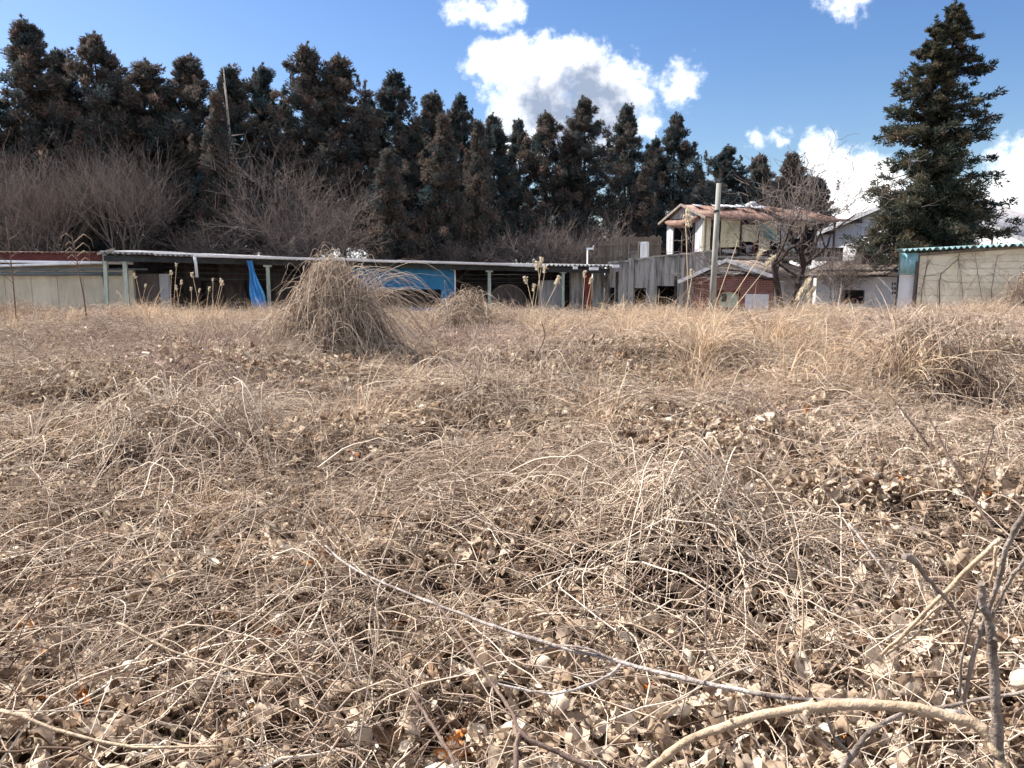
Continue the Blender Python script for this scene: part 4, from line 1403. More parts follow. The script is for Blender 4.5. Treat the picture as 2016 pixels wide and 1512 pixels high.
# ---- cream sided shed at the right edge
K_ = Frame(1768, 23.8, 2016, 22.4)
cs = K_.root('cream_shed')
tag(cs, 'cream boarded shed with teal zigzag roof edge at the right, vines on its wall', 'shed')
LK = K_.L + 2.6
xw0 = K_.x(1808)
z_at = lambda px, py, o_=0.0: K_.hit(px, py, o_)[1]
zt0, zt1 = z_at(1808, 503), z_at(2016, 487)
slope = (zt1 - zt0) / (K_.x(2016) - xw0)
nbd = 11
bh = (zt0) / nbd
for i in range(nbd + 1):
    z0_ = bh * i
    z1_ = min(bh * (i + 1) - 0.012, 99)
    if i == nbd:
        MB().box(xw0, LK, 0.008, 0.05, z0_, z0_ + 0.02, (0, slope * (LK - xw0), 0, 0)).build('siding_board', 'cream', cs)
    else:
        nj = 3
        js = sorted(random.uniform(xw0 + 0.6, LK - 0.6) for _ in range(nj))
        ed = [xw0] + js + [LK]
        for a, b in zip(ed[:-1], ed[1:]):
            MB().box(a + 0.002, b - 0.002, random.uniform(0, 0.006), 0.05, z0_, z1_).build('siding_board', 'cream', cs)
MB().box(xw0 + 0.01, LK, 0.06, 0.2, 0, zt0 + 0.02, (0, slope * (LK - xw0), 0, 0)).build('inner_wall', 'cream', cs)
MB().box(xw0 - 0.05, LK, -0.06, -0.01, zt0 - 0.02, zt0 + 0.07, (0, slope * (LK - xw0), 0, slope * (LK - xw0))).build('fascia_board', 'wood_grey', cs)
# zigzag roof
zr0, zr1 = z_at(1770, 494, -0.3), z_at(2016, 481, -0.3)
sl2 = (zr1 - zr0) / (K_.x(2016, -0.3) - K_.x(1770, -0.3))
x0_ = K_.x(1771, -0.3)
nz = 6
for i in range(nz):
    a = x0_ + (LK - x0_) * i / nz
    b = x0_ + (LK - x0_) * (i + 1) / nz
    dz = random.uniform(-0.012, 0.012)
    MB().corr((a, -0.3, zr0 + sl2 * (a - x0_) + dz), (b, -0.3, zr0 + sl2 * (b - x0_) + dz), (a, 4.5, zr0 + sl2 * (a - x0_) + 0.15 + dz), (b, 4.5, zr0 + sl2 * (b - x0_) + 0.15 + dz), 0.155, 0.045, 0.008, spp=8, tri=True).build('roof_sheet', 'roof_teal', cs)
# turned-down teal sheet and posts at the corner
xa, z1_ = K_.hit(1772, 498, -0.1)
xb, z0_ = K_.hit(1806, 540, -0.1)
MB().corr((xa, -0.10, z0_), (xb, -0.10, z0_ - 0.01), (xa, -0.10, z1_), (xb, -0.10, z1_), 0.2, 0.02, 0.006).build('hanging_sheet', 'sheet_teal', cs)
xp = K_.x(1769, -0.14)
MB().bar((xp, -0.14, z1_ + 0.02), (xp, -0.14, z0_ - 0.02), 0.04).build('edge_strip', 'roof_teal', cs)
MB().bar((xp - 0.01, -0.12, z0_), (xp - 0.02, -0.12, 0), 0.06).build('post', 'board_dark', cs)
xa, _ = K_.hit(1806, 512, 0.0)
xb, _ = K_.hit(1796, 600, 0.0)
MB().bar((xa, -0.08, z_at(1806, 515)), (xb, -0.08, 0), 0.08).build('post', 'board_brown', cs)
MB().bar((xa + 0.03, 0.0, z_at(1806, 510)), (xa + 0.02, 0.0, 0), 0.07).build('post', 'board_dark', cs)
MB().box(xp, xw0 - 0.02, 0.02, 0.08, 0, z0_ - 0.02).build('low_panel', 'white', cs)

# ---- utility pole
pp = at(1402, 600, 25.5)
zt = at(1407, 361, 25.5).z
pole = empty('utility_pole', (pp.x, 25.5, 0))
tag(pole, 'plain grey concrete utility pole without wires in front of the shack', 'pole')
MB().tube([(0, 0, 0), (0.03, 0, zt * 0.5), (0.07, 0, zt)], [0.115, 0.10, 0.082], 12).build('shaft', 'pole', pole)
MB().tube([(0.03, 0, zt * 0.80), (0.031, 0, zt * 0.815)], 0.105, 12).build('band', 'steel_dark', pole)
MB().bar((0.07, 0, zt - 0.28), (0.45, 0, zt - 0.26), 0.03).build('step_bolt', 'rail', pole)


# ------------------------------------------------------------------ trees
def spray_quads(npm, cen, rad, n_per, size, rg, tone_c, out=None, flat=1.0, jit=0.16):
    """many small leaf sprays in blobs: cen (N,3), rad (N,)"""
    N = len(cen)
    off = rg.normal(size=(N, n_per, 3))
    off = off / np.maximum(np.linalg.norm(off, axis=-1, keepdims=True), 1e-6) * (rg.random((N, n_per, 1)) ** 0.45)
    off *= np.asarray(rad)[:, None, None]
    off[..., 2] *= flat
    P = cen[:, None, :] + off
    dirv = norm(off + 0.6 * rg.normal(size=off.shape) * np.asarray(rad)[:, None, None])
    if out is not None:
        dirv = norm(dirv + out[:, None, :] * 0.7)
    sd_ = norm(np.cross(dirv, rg.normal(size=dirv.shape)))
    ln = size * rg.uniform(0.6, 1.5, (N, n_per, 1))
    wd = ln * rg.uniform(0.16, 0.32, (N, n_per, 1))
    a = P - dirv * ln * 0.5
    b = P + sd_ * wd * 0.5
    c = P + dirv * ln * 0.5
    e = P - sd_ * wd * 0.5
    V = np.stack([a, b, c, e], 2)
    F_ = np.arange(N * n_per * 4).reshape(-1, 4)
    tn = np.clip(np.repeat(tone_c, n_per) + rg.normal(0, jit, N * n_per), 0, 1)
    npm.add(V, F_, np.repeat(tn, 4))


def cedar_meshes(seed, H=15.0, Rmax=2.0, base=0.14, n=250, n_per=105, power=0.75, tone_mid=0.5, size=0.25, lumpy=0.5):
    rg = np.random.default_rng(seed)
    # whorls of separate boughs, each a short chain of tufts; gaps stay open between them
    nbough = n // 3
    tb = base + (0.97 - base) * (np.arange(nbough) + rg.random(nbough)) / nbough
    prof = np.clip((1 - tb) / (1 - base), 0, 1) ** power * np.clip((tb - base) / 0.14 + 0.6, 0, 1) * np.clip((1 - tb) / 0.22, 0.12, 1) ** 0.5
    thb = rg.uniform(0, 6.283, nbough)
    ph1, ph2 = rg.uniform(0, 6, 2)
    reach = Rmax * (prof * rg.uniform(0.55, 1.12, nbough) * (1 + 0.2 * np.sin(thb * 2 + ph1) + 0.15 * np.sin(thb * 3 + tb * 14 + ph2)) + 0.05)
    cs, rs_, ts, os_ = [], [], [], []
    for f in (0.42, 0.72, 1.0):
        rr = reach * f * rg.uniform(0.85, 1.1, nbough)
        up_ = reach * (0.22 * f ** 2 - 0.10) + rg.normal(0, 0.18, nbough)
        th = thb + rg.normal(0, 0.14, nbough)
        cs.append(np.stack([rr * np.cos(th), rr * np.sin(th), tb * H + up_], -1))
        rs_.append(rg.uniform(0.28, 0.62, nbough) * (0.62 + 0.5 * prof))
        ts.append(np.clip(rg.normal(tone_mid + 0.10 * (f - 0.7), 0.17, nbough), 0, 1))
        os_.append(norm(np.stack([np.cos(th), np.sin(th), np.full(nbough, 0.9)], -1)))
    cen, rad, tone, outv = np.concatenate(cs), np.concatenate(rs_), np.concatenate(ts), np.concatenate(os_)
    n = len(cen)
    rr = np.hypot(cen[:, 0], cen[:, 1])
    m = NPM()
    spray_quads(m, cen, rad, n_per, size, rg, tone, outv, flat=0.9)
    # leader tip and a few side leaders breaking the outline
    leads = [(0.0, 0.0, 0.88, 1.0, 0.30)] + [(rg.normal(0, 0.32) * Rmax, rg.normal(0, 0.32) * Rmax, q - 0.07, q, 0.24) for q in rg.uniform(0.72, 0.95, 5)]
    for (lx, ly, q0, q1, r0) in leads:
        nt_ = 10
        tip = np.stack([lx + rg.normal(0, 0.07, nt_), ly + rg.normal(0, 0.07, nt_), np.linspace(q0, q1, nt_) * H], -1)
        spray_quads(m, tip, np.linspace(r0, 0.07, nt_), 20, size * 0.85, rg, np.full(nt_, tone_mid + 0.12), np.tile([[0, 0, 1.0]], (nt_, 1)))
    crown = m.mesh('cedar_crown')
    b = NPM()
    S_ = 9
    zt_ = np.linspace(0, 0.97, S_) * H
    P = np.stack([0.05 * np.sin(zt_), 0.05 * np.cos(zt_ * 1.3), zt_], -1)[None]
    np_tubes(b, P, (0.20 * (1 - np.linspace(0, 0.95, S_)) + 0.015)[None], 7, np.array([0.3]))
    nk = min(90, n)
    pick = rg.choice(n, nk, replace=False)
    st = np.stack([np.zeros(nk), np.zeros(nk), np.clip(cen[pick, 2] - 0.25 * rr[pick], 0.3, H)], -1)
    mid = (st + cen[pick]) / 2 + np.array([0, 0, 0.1])
    np_tubes(b, np.stack([st, mid, cen[pick]], 1), np.tile([0.04, 0.028, 0.012], (nk, 1)), 4, np.full(nk, 0.3))
    # dead bare limbs below the crown
    nd = 22
    z = rg.uniform(0.05, base + 0.14, nd) * H
    a = rg.uniform(0, 6.283, nd)
    L = rg.uniform(0.5, 1.5, nd)
    st = np.stack([np.zeros(nd), np.zeros(nd), z], -1)
    en = np.stack([L * np.cos(a), L * np.sin(a), z + rg.normal(0, 0.2, nd)], -1)
    np_tubes(b, np.stack([st, (st + en) / 2 + rg.normal(0, 0.06, (nd, 3)), en], 1), np.tile([0.025, 0.018, 0.008], (nd, 1)), 4, np.full(nd, 0.3))
    return crown, b.mesh('cedar_trunk', True)


cedars = [cedar_meshes(100 + i, 15.0, Rmax=3.6 + 0.25 * (i % 3), base=[0.17, 0.26, 0.20, 0.29, 0.24, 0.20][i], n=420, n_per=105,
                       power=[0.64, 0.78, 0.58, 0.74, 0.62, 0.82][i], tone_mid=[0.52, 0.38, 0.58, 0.46, 0.55, 0.42][i]) for i in range(6)]
cones = [cedar_meshes(200 + i, 10.0, Rmax=2.3, base=0.04, n=420, n_per=95, power=0.9, tone_mid=0.60, size=0.20, lumpy=0.3) for i in range(2)]


def place_tree(name, meshes, px, top_py, Y, H, width=1.0, label='', group=None, mats=('cedar', 'bark_dark'), rz=None, zbase=0.0):
    p = at(px, top_py, Y)
    o = empty(name, (p.x, Y, zbase), random.uniform(0, 6.28) if rz is None else rz)
    s = (p.z - zbase) / H
    o.scale = (s * width, s * width, s)
    tag(o, label, 'tree', group)
    link_obj('crown', meshes[0], mats[0], o)
    link_obj('trunk', meshes[1], mats[1], o)
    return o


ordinal = ['first', 'second', 'third', 'fourth', 'fifth', 'sixth', 'seventh', 'eighth', 'ninth', 'tenth', 'eleventh', 'twelfth', 'thirteenth', 'fourteenth',
           'fifteenth', 'sixteenth', 'seventeenth', 'eighteenth', 'nineteenth', 'twentieth', 'twenty-first', 'twenty-second', 'twenty-third', 'twenty-fourth', 'twenty-fifth', 'twenty-sixth', 'twenty-seventh', 'twenty-eighth']
row = [  # px, top py, Y, variant, width
    (-45, 150, 38, 1, 1.0), (46, 34, 39, 0, 0.92), (112, 95, 41, 3, 0.8), (182, 62, 40, 2, 0.9), (240, 150, 43, 1, 0.95), (288, 116, 41, 4, 1.05), (372, 104, 42, 0, 1.0),
    (452, 128, 42, 3, 0.9), (516, 124, 44, 1, 0.85), (602, 84, 43, 2, 0.82), (664, 106, 43, 4, 0.95), (722, 190, 46, 3, 1.0), (776, 138, 45, 5, 0.9), (850, 178, 46, 0, 1.0),
    (906, 184, 47, 5, 0.75), (972, 222, 48, 1, 0.9), (1022, 234, 50, 5, 0.75), (1076, 218, 49, 2, 0.85), (1152, 188, 49, 0, 0.92), (1234, 204, 51, 3, 0.85), (1290, 268, 53, 1, 0.8), (1330, 222, 52, 5, 0.95),
    (1432, 284, 55, 1, 1.15), (1496, 302, 57, 4, 1.0), (1562, 300, 58, 3, 1.25), (1612, 345, 60, 1, 1.1)]
for i, (px, py, Y, k, w_) in enumerate(row):
    place_tree('cedar_tree', cedars[k], px, py, Y, 15.0, w_ * 1.12,
               'tall bronze-green cedar, %s from the left in the tall back row' % ordinal[i], 'cedars of the back row')
for i, (px, py, Y, k, w_) in enumerate([(20, 240, 44, 1, 0.9), (335, 185, 46, 1, 0.9), (560, 195, 47, 5, 0.9), (820, 240, 50, 1, 0.9), (1120, 262, 54, 1, 0.9), (1375, 320, 58, 3, 0.9)]):
    place_tree('cedar_tree', cedars[k], px, py, Y, 15.0, w_,
               'dark cedar filling a gap behind the back row, %s of these from the left' % ordinal[i], 'cedars in the gaps behind')
front = [(163, 236, 36.5, 0, 0.62, 'slender brown cone-shaped cedar rising among the feathery bare branches'),
         (424, 184, 37, 1, 0.52, 'narrow pointed brown cedar beside the pale dead snag'),
         (764, 296, 37.5, 0, 0.72, 'short wide brown cedar behind the tall vine heap'),
         (872, 228, 39, 1, 0.62, 'brown cone-shaped cedar just right of the short wide one'),
         (942, 240, 40, 0, 0.55, 'brown cone-shaped cedar left of the bright gap with trunks'),
         (1268, 330, 46, 1, 0.55, 'dark small cedar behind the reed screen')]
for (px, py, Y, k, w_, lb) in front:
    place_tree('young_cedar_tree', cones[k], px, py, Y, 10.0, w_ * 1.5, lb, 'front cedars')


# ---- big two-leader conifer on the right
def big_conifer(seed=7):
    rg = np.random.default_rng(seed)
    H = 12.6
    crown, wood = NPM(), NPM()
    lead = [(-0.42, 0.0, H * 0.945), (0.36, 0.1, H)]
    for li, (lx, ly, h) in enumerate(lead):
        S_ = 12
        t = np.linspace(0, 1, S_)
        P = np.stack([lx * np.clip(t * 2.4, 0, 1) + 0.05 * np.sin(t * 9), ly + 0.04 * np.cos(t * 7), t * h], -1)[None]
        np_tubes(wood, P, (0.19 * (1 - t) ** 0.8 + 0.012)[None], 8, np.array([0.3]))
        nb_ = 190
        tb = 0.16 + 0.83 * rg.random(nb_) ** 0.85
        az = rg.uniform(0, 6.283, nb_)
        side = np.sign(lx) * np.cos(az)
        Lb = 3.05 * np.clip(1 - tb, 0.0, 1) ** 0.72 * rg.uniform(0.55, 1.08, nb_) * (1 + 0.22 * np.maximum(side, 0)) * np.where(side < -0.2, 0.75, 1.0) + 0.12
        Lb *= np.where(tb < 0.24, 1.1, 1.0)
        S2 = 7
        q_ = np.linspace(0, 1, S2)[None]
        rise = rg.normal(0.12, 0.16, nb_)[:, None]
        x = lx * np.clip(tb * 2.4, 0, 1)[:, None] + np.cos(az)[:, None] * Lb[:, None] * q_
        y = ly + np.sin(az)[:, None] * Lb[:, None] * q_
        z = (tb * h)[:, None] + Lb[:, None] * (rise * q_ - 0.30 * q_ ** 2 + 0.22 * q_ ** 4)
        BP = np.stack([x, y, z], -1)
        np_tubes(wood, BP, np.clip(0.035 * (1 - q_) * (Lb[:, None] / 2 + 0.3), 0.005, 1), 4, np.full(nb_, 0.3))
        # foliage tufts along each branch
        for k_, f in enumerate((0.25, 0.4, 0.54, 0.67, 0.79, 0.9, 1.0)):
            c = np.stack([np.array([np.interp(f, q_[0], BP[i, :, a]) for i in range(nb_)]) for a in range(3)], -1)
            keep = rg.random(nb_) < (0.5 if k_ < 3 else 0.93)
            c = c[keep] + rg.normal(0, 0.09, (keep.sum(), 3))
            Lk = Lb[keep]
            rad = np.clip(0.09 + 0.11 * Lk, 0.10, 0.36) * rg.uniform(0.7, 1.2, keep.sum())
            o_ = norm(np.stack([np.cos(az[keep]), np.sin(az[keep]), np.full(keep.sum(), 0.5)], -1))
            spray_quads(crown, c, rad, 46, 0.18, rg, np.clip(rg.normal(0.5, 0.2, keep.sum()), 0, 1), o_, flat=0.6)
        tz = np.linspace(0.90, 1.02, 12) * h
        tip = np.stack([np.full(12, lx) + rg.normal(0, 0.05, 12), np.full(12, ly), tz], -1)
        spray_quads(crown, tip, np.linspace(0.3, 0.06, 12), 26, 0.15, rg, np.full(12, 0.6), np.tile([[0, 0, 1.0]], (12, 1)))
    # dense skirt
    n = 420
    th = rg.uniform(0, 6.283, n)
    zz_ = rg.uniform(1.2, 5.2, n)
    rr = (2.45 - 0.10 * zz_) * np.sqrt(rg.random(n)) * rg.uniform(0.75, 1.1, n)
    c = np.stack([rr * np.cos(th), rr * np.sin(th), zz_], -1)
    spray_quads(crown, c, rg.uniform(0.3, 0.5, n), 80, 0.17, rg, np.clip(rg.normal(0.5, 0.2, n), 0, 1), None, flat=0.6)
    return crown.mesh('conifer_crown'), wood.mesh('conifer_trunk', True)


bc = big_conifer()
pb_ = at(1868, 8, 29.5)
o = place_tree('big_conifer', bc, 1866, 8, 29.5, 12.6, 1.0, 'tall dark conifer with two leaders standing behind the cream shed', rz=0.0)
# small scrubby conifer left of it
sm_ = cedar_meshes(321, 3.2, Rmax=0.95, base=0.05, n=60, n_per=80, power=0.7, tone_mid=0.5, size=0.15)
place_tree('scrub_conifer', sm_, 1722, 452, 30.2, 3.2, 0.95, 'small scrubby conifer in front of the white gable', mats=('cypress', 'bark_dark'))
place_tree('scrub_conifer', sm_, 1700, 486, 29.9, 3.2, 1.0, 'lowest scrubby conifer beside the white house window', mats=('cypress', 'bark_dark'))
for ch in o.children:
    if ch.name.startswith('crown'):
        ch.data.materials.clear()
        ch.data.materials.append(M['cypress'])


# ---- bare trees
def bare_tree(seed, H, levels=(7, 7, 6, 5), spread=0.9, up=0.35, trunk_r=0.11, trunk_h=0.3, gnarl=0.16, lens=(0.55, 0.5, 0.42, 0.36), trunks=((0, 0),), tw=0.006):
    """recursive branching, every level a batch of polylines; returns (wood mesh, twig mesh)"""
    rg = np.random.default_rng(seed)
    S_ = 6
    t = np.linspace(0, 1, S_)
    wood, twig = NPM(), NPM()
    cur = []
    for (dx, dy) in trunks:
        d0 = norm(np.array([dx, dy, 1.0]))
        th_ = H * trunk_h * rg.uniform(0.9, 1.15)
        P = np.array([dx * 0.5, dy * 0.5, 0])[None] + t[:, None] * d0[None] * th_ + np.cumsum(rg.normal(0, gnarl * 0.12, (S_, 3)), 0) * th_ * 0.5
        P[0, 2] = 0
        cur.append(P)
    cur = np.array(cur)
    rad = np.tile(np.linspace(trunk_r, trunk_r * 0.72, S_), (len(cur), 1))
    np_tubes(wood, cur, rad, 8, np.full(len(cur), 0.4))
    r_end = rad[:, -1]
    for lv, nchild in enumerate(levels):
        N = len(cur)
        k = rg.uniform(0.45 if lv else 0.7, 1.0, (N, nchild))
        k[:, 0] = 1.0
        if nchild > 1:
            k[:, 1] = 1.0
        ii_ = np.clip((k * (S_ - 1)).astype(int), 0, S_ - 2)
        fr_ = k * (S_ - 1) - ii_
        st = cur[np.arange(N)[:, None], ii_] * (1 - fr_[..., None]) + cur[np.arange(N)[:, None], ii_ + 1] * fr_[..., None]
        par = norm(cur[:, -1] - cur[:, -3])[:, None, :]
        dv = norm(par + spread * rg.normal(size=(N, nchild, 3)) * np.array([1, 1, 0.75]) + np.array([0, 0, up]))
        L = H * lens[lv] * rg.uniform(0.55, 1.1, (N, nchild)) * (0.62 if lv else 0.8)
        st = st.reshape(-1, 3)
        dv = dv.reshape(-1, 3)
        L = L.reshape(-1)
        wob = np.cumsum(rg.normal(0, gnarl, (len(st), S_, 3)), 1) * (L[:, None, None] / S_)
        wob -= wob[:, :1]
        upc = np.zeros((len(st), S_, 3))
        upc[..., 2] = (t ** 2)[None] * L[:, None] * up * 0.25
        cur = st[:, None, :] + dv[:, None, :] * (t[None, :, None] * L[:, None, None]) + wob + upc
        r0 = np.maximum(np.repeat(r_end, nchild) * rg.uniform(0.45, 0.72, len(st)), tw)
        last = lv == len(levels) - 1
        r1 = np.maximum(r0 * 0.5, tw * 0.6)
        rr = r0[:, None] * (1 - t) + r1[:, None] * t
        r_end = rr[:, -1]
        dest, kk = (wood, 5) if lv == 0 else (twig, 3)
        np_tubes(dest, cur, rr, kk, np.clip(rg.normal(0.5, 0.22, len(st)), 0, 1))
    return wood.mesh('bare_limbs', True), twig.mesh('bare_twigs')


def place_bare(name, meshes, px, Y, label, cat='tree', rz=0.0, s=1.0, mats=('bark_grey', 'twig_grey'), group=None, x=None):
    p = at(px, 600, Y)
    o = empty(name, (p.x, Y, 0.0), rz)
    o.scale = (s, s, s)
    tag(o, label, cat, group)
    link_obj('trunk', meshes[0], mats[0], o)
    link_obj('crown', meshes[1], mats[1], o)
    return o


broom = bare_tree(31, 6.2, levels=(9, 7, 6, 5), spread=0.66, up=0.40, trunk_r=0.12, trunk_h=0.22, gnarl=0.09, lens=(0.55, 0.45, 0.36, 0.30), tw=0.005)
place_bare('bare_broom_tree', broom, 105, 33.8, 'bare greyish tree with feathery upswept twigs behind the beige store, left of two', group='feathery bare trees')
place_bare('bare_broom_tree', broom, 255, 34.3, 'bare greyish tree with feathery upswept twigs behind the shed end, right of two', rz=2.1, s=1.02, group='feathery bare trees')
crook = bare_tree(44, 6.6, levels=(8, 6, 6, 5), spread=0.85, up=0.22, trunk_r=0.12, trunk_h=0.26, gnarl=0.20, lens=(0.5, 0.42, 0.34, 0.24), tw=0.007)
place_bare('bare_crooked_tree', crook, 560, 34.8, 'bare tree with crooked pale branches standing behind the shed roof', s=1.06, rz=0.6)
place_bare('bare_crooked_tree', crook, 665, 35.6, 'smaller bare crooked tree right of the crooked one, by the vine heap', s=0.86, rz=2.9)
wal = bare_tree(58, 5.1, levels=(6, 5, 4, 3), spread=0.9, up=0.16, trunk_r=0.13, trunk_h=0.42, gnarl=0.22, lens=(0.52, 0.42, 0.34, 0.24), trunks=((-0.16, 0.05), (0.30, 0.0)), tw=0.009)
place_bare('bare_walnut_tree', wal, 1545, 26.6, 'bare twin-trunked tree with long gnarled limbs before the brick house', mats=('bark_dark', 'twig_grey'), rz=0.15)
low = bare_tree(63, 3.2, levels=(8, 6, 5, 4), spread=0.8, up=0.3, trunk_r=0.05, trunk_h=0.18, gnarl=0.18, lens=(0.55, 0.45, 0.35, 0.28), tw=0.006)
for i, (px, Y, s, rz, lb) in enumerate(((1060, 38, 1.35, 0.3, 'bare shrub behind the right half of the shed roof'), (1110, 39, 1.2, 1.5, 'bare shrub behind the shed roof beside the white standpipe'),
                                        (885, 38, 1.15, 2.5, 'low bare shrub under the brown cedar, behind the shed roof'), (1195, 44, 1.55, 4.0, 'bare shrub behind the reed screen'), (430, 36, 1.35, 5.0, 'bare shrub below the dead snag'),
                                        (40, 35, 1.4, 1.0, 'bare shrub at the far left edge behind the store'), (1640, 28.3, 0.85, 0.8, 'bare scrub growing at the gap between the brick and white houses'),
                                        (1748, 29.4, 0.8, 2.2, 'tangled bare scrub on the roof edge beside the teal sheet'),
                                        (150, 37.5, 1.0, 1.9, 'low bare shrub under the feathery trees behind the shed end'), (300, 38, 1.05, 3.3, 'low bare shrub right of the feathery trees behind the shed'),
                                        (500, 37.5, 1.0, 0.5, 'low bare shrub at the foot of the crooked bare tree, left side'), (615, 38.5, 1.05, 4.4, 'low bare shrub between the two crooked bare trees'),
                                        (705, 37.0, 1.0, 5.5, 'low bare shrub behind the vine heap and shed roof'), (965, 39.5, 1.15, 2.0, 'low bare shrub under the bright gap in the cedars'))):
    place_bare('bare_shrub', low, px, Y, lb, 'shrub', rz, s, group='bare shrubs')
# dead pale snag
pz = at(443, 130, 38.5)
snag = empty('dead_snag', (pz.x, 38.5, 0))
tag(snag, 'thin pale dead tree trunk sticking up above the brown cedar', 'tree')
MB().tube([(0, 0, 0), (0.08, 0, pz.z * 0.5), (0.02, 0, pz.z * 0.8), (-0.08, 0, pz.z)], [0.12, 0.09, 0.06, 0.02], 7).build('trunk', 'bark_pale', snag)
for zf, dx, dz in ((0.72, 0.75, 0.12), (0.69, 0.55, -0.05), (0.86, -0.16, 0.9), (0.80, -0.22, 0.7), (0.62, -0.5, 0.25)):
    MB().tube([(0.03, 0, pz.z * zf), (dx * 0.5, 0.05, pz.z * zf + dz * 0.4), (dx, 0.1, pz.z * zf + dz)], [0.035, 0.025, 0.01], 5).build('branch', 'bark_pale', snag)
# thin withered sapling + stalk at the left
for (px, top, bot, Y, lb, nm) in ((12, 425, 640, 20.0, 'thin bare sapling at the far left edge before the store', 'bare_sapling'), ):
    p = at(px, top, Y)
    o = empty(nm, (p.x, Y, 0))
    tag(o, lb, 'sapling')
    MB().tube([(0, 0, 0), (0.02, 0, p.z * 0.5), (-0.02, 0, p.z)], [0.02, 0.016, 0.006], 5).build('stem', 'stem_dark', o)
    for k in range(7):
        z = p.z * (0.45 + 0.07 * k)
        sgn = 1 if k % 2 else -1
        MB().tube([(0, 0, z), (sgn * 0.18, 0.05, z + 0.14), (sgn * 0.42, 0.02, z + 0.34)], [0.009, 0.007, 0.003], 4).build('twig', 'stem_dark', o)
p = at(142, 462, 17.0)
stalk = empty('withered_stalk', (p.x + 0.15, 17.0, 0.0))
tag(stalk, 'tall withered dark weed stalk with drooping top against the beige wall', 'plant')
hz = p.z
MB().tube([(0.05, 0, 0), (0.0, 0, hz * 0.45), (-0.10, 0, hz * 0.8), (-0.16, 0, hz)], [0.022, 0.019, 0.014, 0.006], 6).build('stem', 'stem_dark', stalk)
for k in range(9):
    z = hz * (0.72 + 0.03 * k)
    sgn = 1 if k % 2 else -1
    L = random.uniform(0.2, 0.4)
    x0 = -0.05 - 0.1 * (k / 9)
    MB().tube([(x0, 0, z), (x0 + sgn * L * 0.6, 0.02, z + L * 0.5), (x0 + sgn * L, 0.03, z + L * 0.2), (x0 + sgn * L * 1.1, 0.03, z - L * 0.3)], [0.008, 0.007, 0.006, 0.003], 4).build('twig', 'cane', stalk)


# ------------------------------------------------------------------ ground cover (uncountable): scattered by geometry nodes
def scatter(name, label, cat, pos, rot, scl, pick, variants, mat):
    me = bpy.data.meshes.new(name)
    n = len(pos)
    me.vertices.add(n)
    me.vertices.foreach_set('co', np.asarray(pos, np.float32).ravel())
    a = me.attributes.new('rot', 'FLOAT_VECTOR', 'POINT')
    a.data.foreach_set('vector', np.asarray(rot, np.float32).ravel())
    a = me.attributes.new('scl', 'FLOAT', 'POINT')
    a.data.foreach_set('value', np.asarray(scl, np.float32).ravel())
    a = me.attributes.new('pick', 'INT', 'POINT')
    a.data.foreach_set('value', np.asarray(pick, np.int32).ravel())
    o = bpy.data.objects.new(name, me)
    C.objects.link(o)
    tag(o, label, cat, kind='stuff')
    ng = bpy.data.node_groups.new('scatter_' + name, 'GeometryNodeTree')
    ng.interface.new_socket('Geometry', in_out='INPUT', socket_type='NodeSocketGeometry')
    ng.interface.new_socket('Geometry', in_out='OUTPUT', socket_type='NodeSocketGeometry')
    N_ = ng.nodes
    gi, go = N_.new('NodeGroupInput'), N_.new('NodeGroupOutput')
    iop = N_.new('GeometryNodeInstanceOnPoints')
    iop.inputs['Pick Instance'].default_value = True
    join = N_.new('GeometryNodeJoinGeometry')
    for vm_ in reversed(variants):
        if not vm_.materials:
            vm_.materials.append(M[mat])
        src = bpy.data.objects.new(vm_.name + '_source', vm_)
        oi = N_.new('GeometryNodeObjectInfo')
        oi.inputs['Object'].default_value = src
        g2i = N_.new('GeometryNodeGeometryToInstance')
        ng.links.new(oi.outputs['Geometry'], g2i.inputs[0])
        ng.links.new(g2i.outputs[0], join.inputs[0])
    ng.links.new(join.outputs[0], iop.inputs['Instance'])
    for nm, typ, sock in (('rot', 'FLOAT_VECTOR', 'Rotation'), ('scl', 'FLOAT', 'Scale'), ('pick', 'INT', 'Instance Index')):
        at_ = N_.new('GeometryNodeInputNamedAttribute')
        at_.data_type = typ
        at_.inputs['Name'].default_value = nm
        ng.links.new(at_.outputs[0], iop.inputs[sock])
    ng.links.new(gi.outputs[0], iop.inputs['Points'])
    ng.links.new(iop.outputs[0], go.inputs[0])
    md = o.modifiers.new('scatter', 'NODES')
    md.node_group = ng
    return o


def field_points(y0, y1, sp, rg, margin=1.2, wid=0.78):
    """jittered points over the part of the lot in front of the buildings"""
    pts = []
    y = y0
    while y < y1:
        hw = wid * y + margin
        n = max(2, int(2 * hw / sp))
        xs_ = np.linspace(-hw, hw, n) + rg.uniform(-0.5, 0.5, n) * sp
        ys_ = y + rg.uniform(-0.5, 0.5, n) * sp
        pts.append(np.stack([xs_, ys_], -1))
        y += sp
    return np.concatenate(pts)


def slope_rot(x, y, rg, amount=1.0):
    e = 0.15
    dzx = (mat_h(x + e, y) - mat_h(x - e, y)) / (2 * e)
    dzy = (mat_h(x, y + e) - mat_h(x, y - e)) / (2 * e)
    # random spin is baked by the variants being isotropic; tilt about x then y
    return np.stack([np.arctan(dzy) * amount, -np.arctan(dzx) * amount, np.zeros_like(x)], -1)


def back_limit(x):
    """how far back the growth runs before the building fronts"""
    return np.where(x < 3.5, 28.2 + (x + 15) * 0.15, np.where(x < 9, 29.0, np.where(x < 14.0, 26.3, 21.8)))


